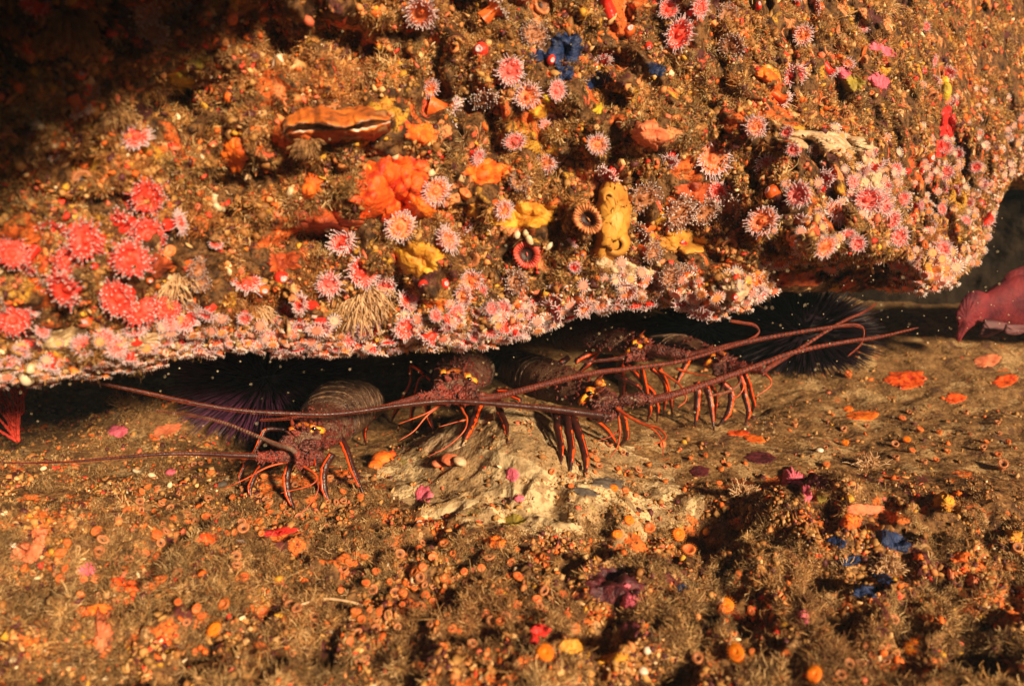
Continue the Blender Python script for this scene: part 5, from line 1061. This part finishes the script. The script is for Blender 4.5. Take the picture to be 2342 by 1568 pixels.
# ------------------------------------------------------------------ turf: hair-fine tufts and small crusty bits, one object per surface
TURF = np.array([(.42, .25, .09), (.36, .21, .07), (.22, .12, .035), (.58, .39, .18), (.11, .05, .018), (.32, .14, .035), (.50, .23, .055), (.15, .045, .02)])
def hitmask(pts, surf):
    x, y, d = proj(pts); keep = np.ones(len(pts), bool)
    for (s, cx, cy, rx, ry, c, sn) in EXCL:
        if s != surf: continue
        u = ((x - cx) * c + (y - cy) * sn) / rx; v = (-(x - cx) * sn + (y - cy) * c) / ry; keep &= (u * u + v * v) > 1
    if surf == 'floor':
        q = ((x - 1150) / 255) ** 2 + ((y - 1105) / 125) ** 2 + .6 * fbm(pts * 14, 3); keep &= (q > 1) | (np.random.default_rng(1).uniform(0, 1, len(pts)) < .22)
    return keep
def sample(Vg, Q, n, wfun, rng):
    a, b_, c, d = (Vg[Q[:, i]] for i in range(4)); nr = np.cross(c - a, d - b_); ar = np.linalg.norm(nr, axis=1); nr /= ar[:, None] + 1e-12; cen = (a + b_ + c + d) / 4
    tc = np.array((0, 0, CAMZ)) - cen; dist = np.linalg.norm(tc, axis=1); nr *= np.sign((nr * tc).sum(1))[:, None]
    x, y, dd = proj(cen); inside = (x > -260) & (x < 2600) & (y > -200) & (y < 1750) & (dd > .3)
    wgt = ar * wfun(cen, x, y) * inside / dist ** 1.6; wgt /= wgt.sum(); i = rng.choice(len(Q), n, p=wgt); u, v = rng.uniform(0, 1, (2, n, 1))
    p = (a[i] * (1 - u) + b_[i] * u) * (1 - v) + (d[i] * (1 - u) + c[i] * u) * v
    return p, nr[i]
def turf_object(name, Vg, Q, surf, n, wfun, K, L, wd, label, rng, tint=None):
    p, nr = sample(Vg, Q, n, wfun, rng); k = hitmask(p, surf); p, nr = p[k], nr[k]; n = len(p)
    up = np.array((0, -.35, .35 if surf == 'floor' else -.15)); nr = nr + up; nr /= np.linalg.norm(nr, axis=1, keepdims=True)
    col = TURF[rng.integers(0, len(TURF), n)]; cn = fbm(p * 14 + 3, 3)[:, None]; col = col * (1 + .9 * cn); hz = np.clip(fbm(p * 7 + 70, 3)[:, None] * 2.2, 0, 1); kz = .38 if surf == 'rock' else .18; col = col * (1 - hz * kz) + np.array((.62, .17, .03)) * hz * kz
    if surf == 'floor': col = col * .6 + .4 * col.mean(1, keepdims=True) * np.array((1.5, .92, .42))
    if tint is not None: col = tint(p, col, rng)
    size = np.exp(rng.normal(0, .35, n)) * L * (1 + 1.1 * np.clip(fbm(p * 22, 2), -.6, 1)) * (1 + (.75 * sstep(1.08, .78, p[:, 1]) if surf == 'floor' else 0))
    N = n * K; P0 = np.repeat(p, K, 0); NR = np.repeat(nr, K, 0); SZ = np.repeat(size, K) * rng.uniform(.55, 1.2, N)
    rv = rng.normal(size=(N, 3)); rv -= (rv * NR).sum(1)[:, None] * NR; rv /= np.linalg.norm(rv, axis=1, keepdims=True)
    sd_ = np.cross(NR, rv); a = rng.uniform(.3, 2.2, N)[:, None]; bend = rng.uniform(-.5, .9, N)[:, None]
    d1 = NR + rv * a; d1 /= np.linalg.norm(d1, axis=1, keepdims=True); d2 = NR * (1 - bend) * .8 + rv * (a + bend) + rng.normal(size=(N, 3)) * .35; d2 /= np.linalg.norm(d2, axis=1, keepdims=True)
    d3 = d2 * .5 + rng.normal(size=(N, 3)) * .7; d3 /= np.linalg.norm(d3, axis=1, keepdims=True)
    st = P0 + rv * SZ[:, None] * .12 - NR * .001; W = wd * rng.uniform(.6, 1.6, N)[:, None]; m1 = st + d1 * SZ[:, None] * .45; t1 = m1 + d2 * SZ[:, None] * .38; t2 = t1 + d3 * SZ[:, None] * .34
    V = np.stack([st - sd_ * W, st + sd_ * W, m1 + sd_ * W * 1.1, m1 - sd_ * W * 1.1, t1 + sd_ * W * 1.2, t1 - sd_ * W * 1.0, t2 + sd_ * W * .9, t2 - sd_ * W * .7], 1).reshape(-1, 3)
    base = np.arange(N) * 8; q = np.stack([base, base + 1, base + 2, base + 3, base + 3, base + 2, base + 4, base + 5, base + 5, base + 4, base + 6, base + 7], 1).reshape(-1)
    cc = np.repeat(col, K, 0) * rng.uniform(.7, 1.25, (N, 1)); C = np.repeat(cc, 8, 0)
    me = np_mesh(name, V, q, np.arange(3 * N) * 4, np.full(3 * N, 4), M['turf'], smooth=False, col=np.clip(C, .01, .9))
    return tag(link(name, me), label, 'turf', kind='stuff')
def bits_object(name, Vg, Q, surf, n, wfun, size, pal, wts, label, rng, flat=.6):
    p, nr = sample(Vg, Q, n, wfun, rng); k = hitmask(p, surf); p, nr = p[k], nr[k]; n = len(p)
    ph = (1 + 5 ** .5) / 2; ico = np.array([(-1, ph, 0), (1, ph, 0), (-1, -ph, 0), (1, -ph, 0), (0, -1, ph), (0, 1, ph), (0, -1, -ph), (0, 1, -ph), (ph, 0, -1), (ph, 0, 1), (-ph, 0, -1), (-ph, 0, 1)]) / 1.9
    fc = np.array([(0, 11, 5), (0, 5, 1), (0, 1, 7), (0, 7, 10), (0, 10, 11), (1, 5, 9), (5, 11, 4), (11, 10, 2), (10, 7, 6), (7, 1, 8), (3, 9, 4), (3, 4, 2), (3, 2, 6), (3, 6, 8), (3, 8, 9), (4, 9, 5), (2, 4, 11), (6, 2, 10), (8, 6, 7), (9, 8, 1)])
    pal = np.array(pal); cell = np.clip((fbm(p * 16 + 7, 3) * .9 + .5), 0, .999); base_i = (rng.choice(len(pal), n, p=np.array(wts) / sum(wts)))
    shift = ((cell * len(pal) * 3).astype(int)) % len(pal); use = rng.uniform(0, 1, n) < .0; idx = np.where(use, shift, base_i); col = pal[idx] * rng.uniform(.7, 1.2, (n, 1))
    s = size * np.clip(np.exp(rng.normal(0, .5, n)), .3, 2.0); A = rng.normal(size=(n, 3, 3)); Qm = np.linalg.qr(A)[0]; st = rng.uniform(.35, 1.7, (n, 1, 3))
    V = (ico[None] * st * (1 + rng.normal(0, .30, (n, 12, 1)))) @ Qm * s[:, None, None]; V = V + (p + nr * s[:, None] * .35)[:, None]
    q = (fc[None] + (np.arange(n) * 12)[:, None, None]).reshape(-1)
    me = np_mesh(name, V.reshape(-1, 3), q, np.arange(n * 20) * 3, np.full(n * 20, 3), M['crumb'], smooth=True, col=np.clip(np.repeat(col, 12, 0), .01, .95))
    return tag(link(name, me), label, 'reef growth', kind='stuff')
rg = np.random.default_rng(3)
fq = rock_Q[rock_Q[:, 0] >= rock_first]
def wr(c, x, y): return (.03 + np.clip(fbm(c * 17 + 60, 3) * 3.4 + .40, 0, 1.8)) * (1 - .93 * sstep(1750, 1780, x) * sstep(2050, 2020, x) * sstep(590, 612, y) * (y < 700))
def wf(c, x, y): return (.04 + np.clip(fbm(c * 13 + 20, 3) * 2.4 + .5, 0, 1.6)) * (.10 + sstep(1.22, .98, c[:, 1]) + .9 * sstep(-.35, -.55, c[:, 0]) * sstep(1.75, 1.5, c[:, 1])) * sstep(2.0, 1.6, c[:, 1])
def wall(c, x, y): return np.ones(len(c))
turf_object('rock_turf', rock_V, fq, 'rock', 62000, wr, 13, .0058, .00033, 'tan brown hair-like turf covering the overhanging rock', rg)
turf_object('floor_turf', floor_V, floor_Q, 'floor', 70000, wf, 11, .0044, .00028, 'tan brown turf covering the near sea floor', rg)
PAL = [(.80, .15, .015), (.72, .27, .08), (.74, .42, .17), (.10, .02, .02), (.78, .17, .08), (.50, .25, .07), (.84, .62, .38), (.32, .13, .03), (.76, .05, .02), (.68, .34, .03)]
bits_object('rock_growth', rock_V, fq, 'rock', 42000, wr, .0021, PAL, [2.5, 3.5, 2.0, 5, 2.2, 7, .8, 10, .8, 1.2], 'small crusty growths scattered over the overhanging rock', rg)
bits_object('floor_growth', floor_V, floor_Q, 'floor', 58000, lambda c, x, y: (.10 + sstep(1.25, .95, c[:, 1]) + .7 * sstep(-.35, -.55, c[:, 0])) * wr(c, x, y), .0019, PAL, [2.2, 3, 1.2, 4, 1.0, 7, .5, 9, .5, .5], 'small crusty growths scattered over the sea floor', rg)
bits_object('lip_growth', rock_V, fq, 'rock', 5500, lambda c, x, y: sstep(110, 10, lip_row(x) - y) * (1 - sstep(1740, 1775, x) * sstep(2070, 2030, x)), .0021, [(.80, .34, .26), (.82, .55, .46), (.78, .62, .42), (.72, .20, .08), (.45, .28, .12)], [3, 3, 2, 2, 3], 'pink and cream growths crowding the lip of the rock', rg)
def mini_anemones(name, Vg, Q, surf, n, wfun, rpx, pals, label, rng, down=.5):
    p, nr = sample(Vg, Q, n * 3, wfun, rng); x, y, dd = proj(p); keep = []
    for i in range(len(p)):
        if all((x[i] - x[j]) ** 2 + (y[i] - y[j]) ** 2 > (rpx[0] * 1.25) ** 2 for j in keep): keep.append(i)
        if len(keep) >= n: break
    tv = []; tf = []; tg = []
    A = np.arange(9) * 2 * np.pi / 9
    for r_, z_ in ((.5, -.3), (.40, .3), (.62, .8), (.5, .84), (.02, .74)): tv += [(r_ * math.cos(a), r_ * math.sin(a), z_) for a in A]
    tg += [0] * 18 + [0] * 9 + [1] * 18
    for i in range(4): tf += [(i * 9 + k, i * 9 + (k + 1) % 9, (i + 1) * 9 + (k + 1) % 9, (i + 1) * 9 + k) for k in range(9)]
    rr = np.random.default_rng(9)
    for k in range(34):
        a = 2 * math.pi * k / 17 + rr.uniform(-.1, .1); el = (.5 if k < 17 else -.1) + rr.uniform(-.25, .25); L = rr.uniform(.32, .5); o_ = np.array([math.cos(a), math.sin(a), 0]); s_ = np.array([-math.sin(a), math.cos(a), 0]) * .05
        p0 = o_ * .58 + (0, 0, .8); p1 = p0 + (o_ * math.cos(el) + np.array((0, 0, math.sin(el)))) * L; b0 = len(tv); u_ = np.array((0, 0, .05))
        tv += [tuple(p0 + s_), tuple(p0 - s_), tuple(p0 + u_), tuple(p1 + s_ * 1.1), tuple(p1 - s_ * 1.1), tuple(p1 + u_)]; tg += [2] * 6
        tf += [(b0, b0 + 1, b0 + 4, b0 + 3), (b0 + 1, b0 + 2, b0 + 5, b0 + 4), (b0 + 2, b0, b0 + 3, b0 + 5), (b0 + 3, b0 + 4, b0 + 5, b0 + 5)[:3]]
    tv = np.array(tv); tg = np.array(tg); b = MB()
    for i in keep:
        s = rng.uniform(*rpx) / F * dd[i]; tc = np.array((0, 0, CAMZ)) - p[i]; tc /= np.linalg.norm(tc); ln = float(sstep(70, 5, lip_row(x[i]) - y[i])) if surf == 'rock' else 0
        ax = nr[i] * .5 + tc * .5 + np.array((0, 0, -down * ln)) + rng.normal(size=3) * .22; R = np.array(frame(ax, rng.uniform(0, 6)).to_matrix())
        V = (tv * s) @ R.T + p[i]; pl = pals[int(rng.integers(len(pals)))]
        b.v.append(V); b.f += [tuple(b.n + j for j in f) for f in tf]; b.m += [0] * len(tf); b.n += len(V); b.c.append(np.array(pl)[tg] * rng.uniform(.85, 1.1))
    o = b.obj(name, M['crumb'], usecol=True); tag(o, label, 'anemones', kind='stuff')
PA = [((.85, .12, .03), (.85, .25, .16), (.88, .64, .60)), ((.80, .16, .08), (.85, .32, .24), (.90, .70, .66)), ((.85, .22, .03), (.85, .30, .10), (.88, .62, .52)), ((.70, .25, .12), (.75, .38, .25), (.85, .72, .70))]
mini_anemones('lip_anemones', rock_V, fq, 'rock', 330, lambda c, x, y: sstep(100, 5, lip_row(x) - y) * (x < 2200) * (1 - sstep(1740, 1775, x) * sstep(2070, 2030, x)), (12, 19), PA, 'dense band of small white-fringed pink anemones along the rock lip', rg, .8)
mini_anemones('bulge_anemones', rock_V, fq, 'rock', 90, lambda c, x, y: gauss(x, y, 1950, 460, 90, 100) + .5 * gauss(x, y, 1830, 540, 60, 40), (9, 15), PA, 'small pink anemones crowding the fringed bulge', rg, .3)
mini_anemones('corner_anemones', rock_V, fq, 'rock', 150, lambda c, x, y: sstep(2030, 2120, x) * (y > 100) * sstep(100, 420, y), (7, 12), PA, 'small pink and orange anemones over the right side of the rock', rg, .2)
bits_object('far_growth', far_V, far_Q, 'far', 12000, lambda c, x, y: (c[:, 2] > .43) * 1.0, .005, PAL, [3, 3, 1, 3, 3, 6, 1, 7, 1, 1], 'blurred crusty growths on the far reef at right', rg)
# specks drifting in the water
n = 2600; x = rg.uniform(0, 2342, n); y = rg.uniform(0, 1568, n); d = rg.uniform(.75, 1.5, n); keep = (d < np.where(y < lip_row(x), face_depth(x, y) - .03, 9)); pp = P(x, y, d)[keep]; pp = pp[pp[:, 2] > .22 - .1 * (pp[:, 1] > 1.3)]
b = MB()
for q in pp[:1100]: s = float(rg.uniform(.00035, .0011)); b.sphere(q, (s, s * .7, s * .8), 5, 4)
o = b.obj('drifting_specks', M['white']); tag(o, 'pale specks drifting in the dark water', 'particles', kind='stuff')
# ------------------------------------------------------------------ the water between us and the reef
hm = bpy.data.materials.new('haze'); hm.use_nodes = True; hn = hm.node_tree.nodes; hn.remove(hn['Principled BSDF']); hv = hn.new('ShaderNodeVolumePrincipled')
hv.inputs['Color'].default_value = (.45, .62, .72, 1); hv.inputs['Density'].default_value = .011; hv.inputs['Anisotropy'].default_value = 0
hm.node_tree.links.new(hv.outputs[0], hn['Material Output'].inputs['Volume'])
b = MB(); x0, x1, y0, y1, z0, z1_ = -5.5, 5.8, -.4, 5.4, -1.6, 3.4
b.add([(x0,y0,z0),(x1,y0,z0),(x1,y1,z0),(x0,y1,z0),(x0,y0,z1_),(x1,y0,z1_),(x1,y1,z1_),(x0,y1,z1_)], [(0,3,2,1),(4,5,6,7),(0,1,5,4),(1,2,6,5),(2,3,7,6),(3,0,4,7)])
o = b.obj('haze', hm, smooth=False); tag(o, kind='stuff')
